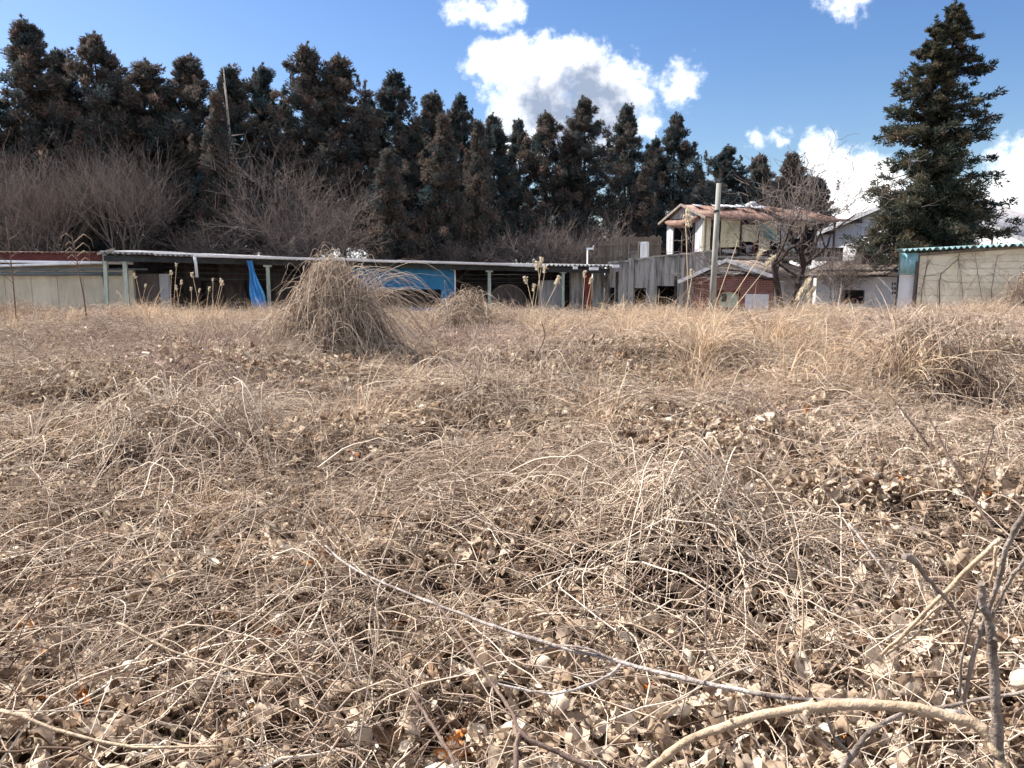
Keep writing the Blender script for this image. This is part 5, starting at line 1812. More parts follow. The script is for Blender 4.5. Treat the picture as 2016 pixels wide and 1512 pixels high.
# --- variants
vr = np.random.default_rng(3)
litter_var, vine_var, fine_var, grass_var, brush_var = [], [], [], [], []
for i in range(6):
    m = NPM()
    n = 185
    r_ = 0.50 * np.sqrt(vr.random(n))
    t_ = vr.uniform(0, 6.283, n)
    z_ = vr.uniform(-0.06, 0.07, n)
    np_leaves(m, np.stack([r_ * np.cos(t_), r_ * np.sin(t_), z_], -1), 0.04 + 0.085 * vr.random(n) ** 1.5, vr, 0.7, 6, 6)
    n = 220
    r_ = 0.55 * np.sqrt(vr.random(n))
    t_ = vr.uniform(0, 6.283, n)
    np_leaves(m, np.stack([r_ * np.cos(t_), r_ * np.sin(t_), vr.uniform(-0.06, 0.03, n)], -1), vr.uniform(0.02, 0.06, n), vr, 0.8, 4, 4)
    litter_var.append(m.mesh('litter_patch'))
for i in range(6):
    m = NPM()
    n = 130
    P = wander(vr, n, 10, vr.uniform(0.3, 1.1, n), turn=0.16, arch=0.08, z0=0.12, rad=0.7, tilt=0.12, flow=0.65)
    r0 = vr.uniform(0.0011, 0.0030, n) * np.where(vr.random(n) < 0.12, 1.6, 1)
    np_tubes(m, P, r0[:, None] * np.linspace(1.1, 0.55, 10)[None], 3, np.clip(vr.normal(0.52, 0.30, n), 0, 1))
    vine_var.append(m.mesh('vine_patch'))
for i in range(5):   # fine dead stalks and petioles, short and bristly
    m = NPM()
    n = 260
    P = wander(vr, n, 6, vr.uniform(0.12, 0.42, n), turn=0.12, arch=0.04, z0=0.10, rad=0.6, tilt=0.22, flow=0.8)
    np_tubes(m, P, np.tile(vr.uniform(0.0008, 0.0018, n)[:, None], (1, 6)), 3, np.clip(vr.normal(0.58, 0.30, n), 0, 1))
    fine_var.append(m.mesh('fine_stalks'))
for i in range(5):   # straw grass tussocks, arching
    m = NPM()
    n = 110
    P, side = arc_blades(vr, n, 8, vr.uniform(0.5, 1.25, n), 0.12, (0.05, 0.9), (0.8, 2.4))
    wd_ = vr.uniform(0.0018, 0.0045, n)[:, None] * np.array([1, 1, 1, 0.95, 0.85, 0.7, 0.45, 0.1])[None]
    np_ribbons(m, P, wd_, side, np.clip(vr.normal(0.55, 0.22, n), 0, 1))
    grass_var.append(m.mesh('grass_tussock'))
for i in range(5):   # brambly far brush: wiry, half upright
    m = NPM()
    n = 420
    P, side = arc_blades(vr, n, 7, vr.uniform(0.25, 0.75, n), 0.6, (0.0, 1.2), (0.2, 2.6))
    P += np.cumsum(vr.normal(0, 0.016, P.shape), 1)
    P[..., 2] -= 0.12
    np_tubes(m, P, vr.uniform(0.0018, 0.0036, n)[:, None] * np.linspace(1.2, 0.5, 7)[None], 3, np.clip(vr.normal(0.5, 0.24, n), 0, 1))
    n = 110
    r_ = 0.65 * np.sqrt(vr.random(n))
    t_ = vr.uniform(0, 6.283, n)
    np_leaves(m, np.stack([r_ * np.cos(t_), r_ * np.sin(t_), vr.uniform(-0.05, 0.22, n)], -1), vr.uniform(0.03, 0.10, n), vr, 0.9, 3, 3, tone=np.clip(vr.normal(0.55, 0.25, n), 0, 1))
    brush_var.append(m.mesh('brush_patch'))


def flow_angle(x, y):
    return 9.0 * vnoise(x, y, 0.33) + 3.0 * vnoise(x, y, 0.9)


def on_mound(p):
    q = np.zeros(len(p))
    for k_, (mx, my, rx, ry, hh) in MOUNDS.items():
        if k_ in ('centre',):
            continue
        q = np.maximum(q, np.exp(-(((p[:, 0] - mx) / (rx * 0.95)) ** 2 + ((p[:, 1] - (my - 0.1)) / (ry * 0.95)) ** 2) ** 2))
    for (px_, py_, pr, pd) in PITS:
        q = np.maximum(q, np.exp(-(((p[:, 0] - px_) / pr) ** 2 + ((p[:, 1] - py_) / (pr * 0.8)) ** 2) ** 2))
    return q


def thin(p, share):
    """drop most patches over the hollows so that dark gaps stay open"""
    return p[(vr.random(len(p)) > np.maximum(share * hollow(p[:, 0], p[:, 1]), 0.92 * on_mound(p))) & (p[:, 1] < back_limit(p[:, 0]))]


def straw_zone(x, y):
    """where the standing straw grass grows (golden stretches of the lot)"""
    zz = np.zeros_like(x)
    for (mx, my, rx, ry) in ((-7.6, 19.5, 5.0, 3.0), (-4.0, 20.5, 2.5, 2.0), (3.4, 15.5, 2.4, 3.6), (3.6, 10.5, 1.3, 2.6), (7.2, 18.5, 2.4, 2.5), (0.6, 17.0, 1.6, 2.2), (10.5, 16.0, 3.0, 3.0), (13.5, 19.5, 2.5, 2.0)):
        zz = np.maximum(zz, np.exp(-(((x - mx) / rx) ** 2 + ((y - my) / ry) ** 2)))
    return zz


# litter
p = thin(field_points(0.7, 12.5, 0.44, vr), 0.45)
z = mat_h(p[:, 0], p[:, 1]) - 0.045
n = len(p)
rt = slope_rot(p[:, 0], p[:, 1], vr, 0.8)
rt[:, 2] = vr.uniform(0, 6.283, n)
scatter('leaf_litter', 'thick carpet of withered curled brown leaves over the near ground', 'leaf litter', np.stack([p[:, 0], p[:, 1], z], -1), rt * np.array([0, 0, 1]) + rt * np.array([0.6, 0.6, 0]),
        vr.uniform(0.85, 1.2, n), vr.integers(0, 6, n), litter_var, 'leaf')
# fine stalks
p = np.concatenate([field_points(0.7, 5.0, 0.9, vr), field_points(5.0, 27.5, 0.8, vr)])
p = thin(p, 0.8)
z = mat_h(p[:, 0], p[:, 1]) - 0.06
n = len(p)
rt = slope_rot(p[:, 0], p[:, 1], vr, 0.6)
rt[:, 2] = flow_angle(p[:, 0], p[:, 1]) + vr.normal(0, 0.5, n)
rt[:, :2] = 0.0
z = z + 0.0
scatter('dead_stalks', 'bristle of fine dead stalks across the lot', 'stalks', np.stack([p[:, 0], p[:, 1], z], -1), rt, vr.uniform(0.8, 1.3, n) * (1 + np.clip(p[:, 1] - 9, 0, 20) * 0.03), vr.integers(0, 5, n), fine_var, 'vine')
# vines
p = np.concatenate([field_points(0.8, 3.4, 0.92, vr), field_points(3.4, 4.0, 0.85, vr), field_points(4.0, 9.0, 0.72, vr), field_points(9.0, 27.5, 0.95, vr)])
p = thin(p, 0.8)
n = len(p)
z = mat_h(p[:, 0], p[:, 1]) - 0.05
rt = slope_rot(p[:, 0], p[:, 1], vr, 0.8)
rt[:, 2] = flow_angle(p[:, 0], p[:, 1]) + vr.normal(0, 0.5, n)
rt[:, :2] = 0.0
scatter('vine_mat', 'tangle of dry creeping vines lying over the whole lot', 'vines', np.stack([p[:, 0], p[:, 1], z], -1), rt, vr.uniform(0.75, 1.25, n) * (1 + np.clip(p[:, 1] - 9, 0, 20) * 0.02), vr.integers(0, 6, n), vine_var, 'vine')
# brush further off
p = field_points(6.5, 28.5, 0.9, vr)
keep = (p[:, 1] < back_limit(p[:, 0])) & (vr.random(len(p)) < np.clip((p[:, 1] - 5.5) / 6, 0.1, 1.0))
p = thin(p[keep], 0.3)
n = len(p)
z = mat_h(p[:, 0], p[:, 1]) - 0.08
rt = np.stack([vr.normal(0, 0.12, n), vr.normal(0, 0.12, n), vr.uniform(0, 6.283, n)], -1)
scatter('dry_brush', 'greyish wiry dead brush covering the far half of the lot', 'brush', np.stack([p[:, 0], p[:, 1], z], -1), rt, vr.uniform(0.6, 1.0, n) * (0.55 + 1.0 * vnoise(p[:, 0], p[:, 1], 0.55)), vr.integers(0, 5, n), brush_var, 'brush')
# straw grass
p = field_points(2.0, 27.0, 0.62, vr)
zn = straw_zone(p[:, 0], p[:, 1])
keep = (p[:, 1] < back_limit(p[:, 0])) & (vr.random(len(p)) < np.clip(zn * 1.5 + 0.06, 0, 0.95))
p = p[keep]
n = len(p)
z = mat_h(p[:, 0], p[:, 1]) - 0.12
rt = np.stack([vr.normal(0, 0.15, n), vr.normal(0, 0.15, n), vr.uniform(0, 6.283, n)], -1)
scatter('straw_grass', 'golden dry grass tussocks arching in patches of the lot', 'grass', np.stack([p[:, 0], p[:, 1], z], -1), rt, vr.uniform(0.55, 1.05, n) * np.where(p[:, 1] < 6, 0.6, 1.0) * np.where((p[:, 0] > 1.8) & (p[:, 0] < 6) & (p[:, 1] > 8), 1.15, 1.0), vr.integers(0, 5, n), grass_var, 'straw')


# ------------------------------------------------------------------ vine mounds (each a thing)
def mound_thing(key, label, nv_=900, n_leaf=400, peak=0.35, tone=0.45, drape=True, Sx=10, rmul=1.0, mat='vine'):
    mx, my, rx, ry, hh = MOUNDS[key]
    rg = np.random.default_rng(sum(map(ord, key)))
    zb = float(base_h(mx, my)) - 0.1
    root = empty('vine_mound', (mx, my, zb))
    tag(root, label, 'mound', 'vine-covered mounds')

    lobes = [(-0.30, 0.0, 0.42, 0.34), (0.02, 0.1, 0.55, 0.34), (0.30, 0.0, 0.50, 0.30), (0.62, -0.05, 0.26, 0.36), (-0.62, -0.15, 0.26, 0.34),
             (-0.15, -0.5, 0.26, 0.36), (0.30, -0.5, 0.18, 0.34), (0.0, 0.0, 0.14, 1.1)]
    if key != 'tall':
        lobes = [(0, 0, 0.8, 1.0)] + [(rg.normal(0, 0.45), rg.normal(0, 0.45), rg.uniform(0.15, 0.32), rg.uniform(0.25, 0.5)) for _ in range(4)]

    def hf(x_, y_):      # height of the draped surface, x_ y_ in metres from the centre
        h_ = 0 * x_
        for (lx, ly, lh, lr) in lobes:
            h_ = h_ + lh * np.exp(-(((x_ / rx - lx) / lr) ** 2 + ((y_ / ry - ly) / lr) ** 2) ** (1.4 if key == 'tall' else 1.0))
        if key in ('mid', 'far', 'right'):      # rounder domes
            rq = ((x_ / rx) ** 2 + (y_ / ry) ** 2) / 0.9
            h_ = 0.45 * h_ + 0.55 * np.exp(-rq ** 1.7)
        nz_ = vnoise(x_ + 5 * mx, y_ + 3 * my, 3.1) - 0.5 + 0.6 * (vnoise(x_ + my, y_ + mx, 7.0) - 0.5)
        return hh * h_ * (1 + 0.5 * nz_) + 0.05 * nz_
    m = NPM()
    # draped stems: run down the flank, some across it
    n = nv_
    t = np.linspace(0, 1, Sx)[None]
    az = rg.uniform(0, 6.283, n)
    q0 = rg.uniform(0, 0.9, n) ** 0.8
    # strands hang in bundles, with holes between
    hole = vnoise(np.cos(az) * q0 * rx + 2 * my, np.sin(az) * q0 * ry + 7 * mx, 4.2)
    sel = hole > (0.47 if key == 'tall' else 0.40)
    az, q0 = az[sel], q0[sel]
    n = len(az)
    xs0, ys0 = np.cos(az) * q0 * rx, np.sin(az) * q0 * ry
    hd = az + rg.normal(0, 0.6, n) + np.where(rg.random(n) < (0.9 if key in ('tall', 'mid', 'far', 'right') else 0.5), rg.uniform(-3.1, 3.1, n), 0)
    L_ = rg.uniform(0.2, 0.70 if key in ('tall', 'mid', 'far') else 0.95, n) * max(rx, 0.8)
    ph_ = hd[:, None] + np.cumsum(rg.normal(0, 0.30, (n, Sx)), 1)
    X_ = xs0[:, None] + np.cumsum(np.cos(ph_) * L_[:, None] / Sx, 1)
    Y_ = ys0[:, None] + np.cumsum(np.sin(ph_) * L_[:, None] / Sx, 1)
    lift = rg.exponential(0.07, (n, 1)) * np.sin(np.pi * t) - rg.exponential(0.06, (n, 1))
    P = np.stack([X_, Y_, hf(X_, Y_) + 0.14 + lift], -1)
    # the surface under each strand is smoothed along it so strands hang rather than zigzag
    P[:, 1:-1, 2] = (P[:, :-2, 2] + 2 * P[:, 1:-1, 2] + P[:, 2:, 2]) / 4
    P += np.cumsum(rg.normal(0, 0.007, P.shape), 1)
    r0 = rg.uniform(0.0012, 0.0036, n) * rmul
    np_tubes(m, P, r0[:, None] * np.linspace(1.2, 0.6, Sx)[None], 3, np.clip(rg.normal(tone, 0.26, n), 0, 1))
    # stray loops standing off the surface
    n2 = nv_ // (4 if key == 'tall' else 7)
    az = rg.uniform(0, 6.283, n2)
    q0 = rg.uniform(0, 0.9, n2)
    xs0, ys0 = np.cos(az) * q0 * rx, np.sin(az) * q0 * ry
    hd = rg.uniform(0, 6.283, n2)
    L_ = rg.uniform(0.3, 1.0, n2)
    X_ = xs0[:, None] + np.cos(hd)[:, None] * L_[:, None] * (t - 0.5)
    Y_ = ys0[:, None] + np.sin(hd)[:, None] * L_[:, None] * (t - 0.5)
    Z_ = (hf(X_[:, :1], Y_[:, :1]) * (1 - t) + hf(X_[:, -1:], Y_[:, -1:]) * t) + 0.14 + rg.uniform(0.05, 0.42, (n2, 1)) * np.sin(np.pi * t)
    Z_ = np.maximum(Z_, hf(X_, Y_) + 0.1)
    P2 = np.stack([X_, Y_, Z_], -1) + np.cumsum(rg.normal(0, 0.012, (n2, Sx, 3)), 1)
    np_tubes(m, P2, rg.uniform(0.0012, 0.0034, n2)[:, None] * rmul * np.ones((1, Sx)), 3, np.clip(rg.normal(tone + 0.15, 0.24, n2), 0, 1))
    tag(m.build('vines', mat, root), kind='stuff')
    # stems inside, toned dark to paint in the shade of the hollow
    n3 = nv_ // 3
    az = rg.uniform(0, 6.283, n3)
    qi = np.sqrt(rg.random(n3)) * 0.8
    base = np.stack([np.cos(az) * qi * rx, np.sin(az) * qi * ry, np.zeros(n3)], -1)
    top = base * 0.7
    top[:, 2] = hf(top[:, 0], top[:, 1]) * 0.9
    md_ = (base + top) / 2 + rg.normal(0, 0.05, (n3, 3))
    m3 = NPM()
    np_tubes(m3, np.stack([base, md_, top], 1), rg.uniform(0.002, 0.006, n3)[:, None] * np.array([[1.2, 1, 0.6]]), 3, np.clip(rg.normal(0.12, 0.1, n3), 0, 1))
    tag(m3.build('stems', 'vine', root), kind='stuff')
    if n_leaf:
        m4 = NPM()
        az = rg.uniform(0, 6.283, n_leaf)
        ql = np.sqrt(rg.random(n_leaf)) * 1.0
        lp = np.stack([np.cos(az) * ql * rx * 1.2, np.sin(az) * ql * ry * 1.2, np.zeros(n_leaf)], -1)
        lp[:, 2] = hf(lp[:, 0], lp[:, 1]) + 0.10 + rg.normal(0, 0.03, n_leaf)
        np_leaves(m4, lp, rg.uniform(0.04, 0.11, n_leaf), rg, 0.9, 4, 4)
        tag(m4.build('dead_leaves', 'leaf', root), kind='stuff')
    return root


mound_thing('left_front', 'low near mound of bent straw and vines with dark hollows, at the left', 760, 110, tone=0.58, rmul=1.3)
tall = mound_thing('tall', 'tallest pointed heap of hanging dry vines, left of the blue wall', 3000, 420, peak=0.8, tone=0.50, Sx=12, rmul=1.25)
mound_thing('mid', 'rounded vine-covered mound in front of the blue wall', 1500, 120, tone=0.42, rmul=1.5)
mound_thing('centre', 'slight leafy mound in the middle of the lot', 500, 320, tone=0.5)
mound_thing('right', 'dark dome of vines and dead leaves at the right side of the lot', 1100, 420, tone=0.30, rmul=1.2)
mound_thing('far', 'low dark bramble mound before the concrete bunker', 900, 60, tone=0.35, rmul=1.6)
mound_thing('thicket', 'near thicket of upright dead stems over dark gaps, right of centre', 760, 200, tone=0.55, rmul=1.1)

# tall heap: crest loops and arms reaching right over the blue wall
rg = np.random.default_rng(77)
mx, my, rx, ry, hh = MOUNDS['tall']
zb = float(base_h(mx, my)) - 0.1
m = NPM()
n = 150
t = np.linspace(0, 1, 12)[None]
x0 = rg.uniform(-0.25, 0.55, (n, 1))
y0 = rg.normal(0, 0.2, (n, 1))
dx = rg.normal(0.35, 0.40, (n, 1))
L = rg.uniform(0.45, 1.25, (n, 1))
z0 = hh * rg.uniform(0.62, 0.92, (n, 1)) + 0.08
P = np.stack([x0 + dx * t * 1.3 + 0 * L, y0 + rg.normal(0, 0.3, (n, 1)) * t, z0 + L * 0.42 * np.sin(np.pi * t * rg.uniform(0.7, 1.15, (n, 1))) - 0.15 * t ** 2], -1)
P += np.cumsum(rg.normal(0, 0.012, P.shape), 1)
np_tubes(m, P, rg.uniform(0.002, 0.0045, n)[:, None] * np.linspace(1.1, 0.5, 12)[None], 3, np.clip(rg.normal(0.68, 0.2, n), 0, 1))
n = 110
x0 = rg.normal(0.25, 0.2, (n, 1))
Lr = rg.uniform(0.5, 1.35, (n, 1))
z0 = hh * rg.uniform(0.6, 0.95, (n, 1))
P = np.stack([x0 + Lr * t, rg.normal(0, 0.25, (n, 1)) + rg.normal(0, 0.2, (n, 1)) * t, z0 + 0.15 * np.sin(np.pi * t) - rg.uniform(0.3, 1.3, (n, 1)) * t ** 1.7], -1)
P += np.cumsum(rg.normal(0, 0.016, P.shape), 1)
np_tubes(m, P, rg.uniform(0.0018, 0.004, n)[:, None] * np.linspace(1.1, 0.5, 12)[None], 3, np.clip(rg.normal(0.6, 0.24, n), 0, 1))
# long runners strung from the ground up over the crest
n = 46
az = np.where(rg.random(n) < 0.6, rg.normal(-0.3, 0.5, n), rg.normal(3.4, 0.6, n))
rr_ = rg.uniform(0.9, 1.7, n)
x1, y1 = np.cos(az) * rr_, np.sin(az) * rr_ * 0.8
xa_, ya_ = rg.uniform(-0.45, 0.55, n), rg.normal(0, 0.2, n)
za_ = hh * rg.uniform(0.6, 0.95, n)
Pm = np.stack([x1[:, None] * (1 - t) + xa_[:, None] * t, y1[:, None] * (1 - t) + ya_[:, None] * t,
               za_[:, None] * t ** rg.uniform(0.8, 1.5, (n, 1)) + 0.12 + rg.normal(0.05, 0.08, (n, 1)) * np.sin(np.pi * t)], -1)
Pm += np.cumsum(rg.normal(0, 0.010, Pm.shape), 1)
np_tubes(m, Pm, rg.uniform(0.0022, 0.0058, n)[:, None] * np.linspace(1.1, 0.6, 12)[None], 4, np.clip(rg.normal(0.55, 0.25, n), 0, 1))
tag(m.build('trailing_vines', 'vine', tall), kind='stuff')
post = MB().tube([(0, 0, -0.2), (0.03, 0, hh * 0.6), (0.1, 0, hh * 0.8)], [0.05, 0.04, 0.02], 6).build('dead_trunk', 'bark_dark', tall)


# ------------------------------------------------------------------ pampas grass clumps with plumes
def plume_mesh(rg, L, droop, n=70):
    m = NPM()
    S_ = 6
    t = np.linspace(0, 1, S_)[None]
    s0 = rg.random(n)[:, None] * 0.75
    az = rg.normal(0, 0.9, n)[:, None]
    ln = rg.uniform(0.35, 0.8, n)[:, None] * L
    x = ln * t * np.cos(az) * 0.45
    y = ln * t * np.sin(az) * 0.35
    z = s0 * L + ln * (t * 0.8 - droop * t ** 2.2)
    P = np.stack([x, y, z], -1)
    side = rg.normal(size=(n, 3))
    np_ribbons(m, P, np.tile(np.array([[0.3, 1, 1.2, 1, 0.8, 0.25]]) * 0.007, (n, 1)), side, np.clip(rg.normal(0.6, 0.25, n), 0, 1))
    return m


def pampas(px, py_base, Y, stems, label, n_bl=60, bl=(0.5, 1.0)):
    rg = np.random.default_rng(int(px))
    b = at(px, py_base, Y)
    zb = max(0.0, b.z - 0.5)
    root = empty('pampas_clump', (b.x, Y, zb))
    tag(root, label, 'grass', 'pampas grass clumps')
    for (tx, ty, Lp, droop, lean) in stems:
        tp_ = at(tx, ty, Y)
        e = Vector((tp_.x - b.x, rg.normal(0, 0.08), tp_.z - zb))
        s0 = Vector((rg.normal(0, 0.06), rg.normal(0, 0.06), 0))
        mid = (s0 + e) / 2 + Vector((lean * -0.08, 0, 0.04))
        st = MB().tube([s0, mid, e], [0.006, 0.005, 0.0035], 5).build('culm', 'straw', root)
        me = st.data
        a_ = me.attributes.new('tone', 'FLOAT', 'POINT')
        a_.data.foreach_set('value', np.full(len(me.vertices), 0.8, np.float32))
        Lp = Lp * (0.72 if px < 600 else 0.9)
        pl_ = plume_mesh(rg, Lp, droop).build('plume', 'plume', root)
        dirn = (e - mid).normalized()
        pl_.location = e - dirn * Lp * 0.25
        pl_.rotation_euler = dirn.to_track_quat('Z', 'X').to_euler()
        if lean < 0:
            pl_.rotation_euler.rotate_axis('Z', math.pi)
    m = NPM()
    P, side = arc_blades(rg, n_bl, 8, rg.uniform(bl[0], bl[1], n_bl), 0.12, (0.05, 0.7), (0.4, 2.2))
    P[..., 2] += 0.1
    np_ribbons(m, P, rg.uniform(0.003, 0.006, n_bl)[:, None] * np.array([[1, 1, 1, .95, .85, .7, .45, .1]]), side, np.clip(rg.normal(0.65, 0.2, n_bl), 0, 1))
    tag(m.build('blades', 'straw', root), kind='stuff')
    return root


pampas(1055, 632, 13.5, [(1038, 556, 0.22, 0.5, -1), (1066, 524, 0.26, 0.5, 1), (1060, 530, 0.24, 0.5, -1), (1072, 536, 0.2, 0.6, 1), (1098, 556, 0.22, 0.9, 1), (1052, 572, 0.2, 0.5, 1)], 'clump of five pale pampas plumes before the grey shed end')
pampas(1370, 640, 10.5, [(1352, 436, 0.34, 0.95, 1), (1363, 545, 0.16, 0.4, 1)], 'single very tall pampas stem with large drooping plume before the shack', 50)
pampas(1385, 660, 10.0, [(1455, 478, 0.06, 0.3, 1), (1490, 508, 0.20, 0.4, 1), (1512, 522, 0.24, 0.5, 1)], 'leaning golden pampas stems crossing in front of the brick house', 90, (0.6, 1.2))
pampas(1560, 640, 12.5, [(1590, 566, 0.30, 0.9, 1), (1598, 580, 0.3, 1.0, 1), (1580, 585, 0.3, 0.9, 1)], 'stooping fluffy pampas plumes below the twin-trunked tree', 80)
pampas(345, 625, 17.5, [(337, 540, 0.2, 0.7, 1), (342, 525, 0.16, 0.3, 1), (348, 570, 0.2, 0.4, -1), (360, 558, 0.2, 0.9, 1)], 'pampas clump with small pale plumes left of the white downpipe', 80)
pampas(385, 625, 17.0, [(378, 545, 0.2, 0.4, -1), (376, 572, 0.16, 0.5, 1), (394, 575, 0.16, 0.5, 1), (410, 572, 0.18, 0.5, -1)], 'pampas clump with small pale plumes just below the white downpipe', 80)
pampas(425, 625, 17.5, [(430, 556, 0.18, 0.4, 1), (438, 560, 0.22, 0.9, 1), (421, 555, 0.16, 0.3, 1)], 'pampas clump with small pale plumes right of the white downpipe', 80)
pampas(270, 625, 18.5, [(268, 545, 0.22, 0.9, -1), (285, 565, 0.15, 0.3, 1), (236, 578, 0.15, 0.4, -1)], 'sparse pampas clump beside the pale green post', 50)
pampas(1150, 640, 16.0, [(1153, 545, 0.22, 0.5, 1), (1165, 556, 0.2, 0.9, 1)], 'brownish pampas plumes in front of the bunker end', 70)


# ------------------------------------------------------------------ dry vines climbing the cream wall
def wall_vine(frame, pts, label, r=0.012, twigs=14):
    rg = np.random.default_rng(int(pts[0][0]))
    w = []
    for (px, py) in pts:
        x, z = frame.hit(px, py, -0.03)
        w.append(frame.world(x, -0.03 - abs(rg.normal(0, 0.02)), max(z, 0.0)))
    o = empty('wall_vine', (w[0].x, w[0].y, 0))
    tag(o, label, 'vine', 'bare vines on the cream wall')
    L = [p_ - Vector((w[0].x, w[0].y, 0)) for p_ in w]
    MB().tube(L, [r * (1 - 0.6 * i / (len(L) - 1)) for i in range(len(L))], 5).build('stem', 'stem_dark', o)
    for k in range(twigs):
        i = rg.integers(0, len(L) - 1)
        f = rg.random()
        a = L[i] * (1 - f) + L[i + 1] * f
        dx = rg.normal(0, 0.28)
        dz = rg.normal(0.0, 0.25)
        t_ = frame.t
        b = a + t_ * dx + Vector((0, 0, dz)) - frame.n * 0.03
        c = b + t_ * dx * 0.5 + Vector((0, 0, rg.normal(-0.1, 0.2)))
        MB().tube([a, b, c], [r * 0.35, r * 0.25, r * 0.12], 4).build('twig', 'stem_dark', o)


wall_vine(K_, [(1850, 640), (1849, 560), (1852, 540), (1886, 510), (1892, 488)], 'forked bare vine climbing the middle of the cream wall', 0.018, 18)
wall_vine(K_, [(1810, 640), (1815, 570), (1824, 525), (1836, 505)], 'bare vine beside the corner posts of the cream wall', 0.012, 24)
wall_vine(K_, [(1940, 640), (1930, 570), (1922, 520), (1920, 497)], 'thin straight bare vine on the cream wall, second from the right', 0.009, 12)
wall_vine(K_, [(1950, 640), (1952, 570), (1960, 520), (1966, 500)], 'bare vine with few dead leaves, rightmost on the cream wall', 0.010, 22)
wall_vine(K_, [(1900, 640), (1892, 540), (1884, 505)], 'thin bare vine right of the forked one on the cream wall', 0.008, 12)

# heap of leafy vine at the right edge of the cream wall
rg = np.random.default_rng(9)
hx, hz_ = K_.hit(2010, 620, -0.6)
hp = K_.world(hx, -0.6, 0)
heap = empty('leafy_vine_heap', (hp.x, hp.y, 0))
tag(heap, 'brown leafy vine heap leaning on the cream wall at the right edge', 'vine')
n = 700
m = NPM()
az = rg.uniform(-1, 1, n)
zt_ = rg.random(n)
lp = np.stack([0.15 + (rg.random(n) ** 0.7 - 0.55) * (1.5 - 1.2 * zt_), rg.uniform(-0.35, 0.35, n), 0.2 + 1.75 * zt_], -1)
np_leaves(m, lp, rg.uniform(0.04, 0.10, n), rg, 1.0, 3, 3, tone=np.clip(rg.normal(0.4, 0.2, n), 0, 1))
tag(m.build('dead_leaves', 'leaf', heap), kind='stuff')
m = NPM()
n = 260
P = wander(rg, n, 8, rg.uniform(0.5, 1.3, n), 0.3, 0.3, 0.8, 0.5, 0.8)
P[..., 2] += 0.3
P[..., 1] *= 0.5
np_tubes(m, P, rg.uniform(0.002, 0.006, n)[:, None] * np.ones((1, 8)), 3, np.clip(rg.normal(0.35, 0.2, n), 0, 1))
tag(m.build('vines', 'vine', heap), kind='stuff')


# ------------------------------------------------------------------ nearest single leaves, part of the ground litter
lv = []
rg = np.random.default_rng(21)
for i in range(10):
    m = NPM()
    np_leaves(m, np.zeros((1, 3)), np.array([0.105]), rg, 0.35, 7, 7, tone=np.array([[0.45, 0.6, 0.72, 0.55, 0.82, 0.66, 0.35, 0.9, 0.5, 0.76][i]]))
    me = m.mesh('dry_leaf', True)
    me.materials.append(M['leaf'])
    lv.append(me)
cnt = 0
while cnt < 300:
    y = 1.15 + 3.0 * rg.random() ** 1.4
    x = rg.uniform(-0.75, 0.75) * (y + 0.4)
    o = bpy.data.objects.new('dry_leaf', lv[rg.integers(0, 10)])
    C.objects.link(o)
    o.parent = ground
    o.location = (x, y, float(mat_h(x, y)) - 0.015 + rg.normal(0, 0.025))
    o.rotation_euler = (rg.normal(0, 0.5), rg.normal(0, 0.5), rg.uniform(0, 6.28))
    s = rg.uniform(0.65, 1.25)
    o.scale = (s, s, s)
    cnt += 1

# green undergrowth peeping through the gaps
m = NPM()
spots = [at(760, 1400, 1.62), at(745, 1425, 1.6), at(250, 1250, 2.0), at(660, 1330, 1.8), at(1180, 1390, 1.6), at(880, 1070, 2.7), at(560, 1300, 1.9), at(230, 1490, 1.4), at(860, 1180, 2.3), at(120, 1380, 1.6), at(1290, 1080, 2.6)]
for i, s_ in enumerate(spots):
    n = 90 if i < 2 else 45
    x, y = s_.x, s_.y
    r_ = rg.normal(0, 0.045, (n, 2))
    zz_ = mat_h(x + r_[:, 0], y + r_[:, 1]) - 0.08 + rg.uniform(0, 0.09 if i < 2 else 0.05, n)
    np_leaves(m, np.stack([x + r_[:, 0], y + r_[:, 1], zz_], -1), rg.uniform(0.012, 0.032, n), rg, 0.8, 3, 3, tone=np.clip(rg.normal(0.8 if i < 2 else 0.35, 0.2, n), 0, 1))
tag(m.build('green_undergrowth', 'weed'), 'small green weeds showing through the leaf litter near the camera', 'weeds', kind='stuff')


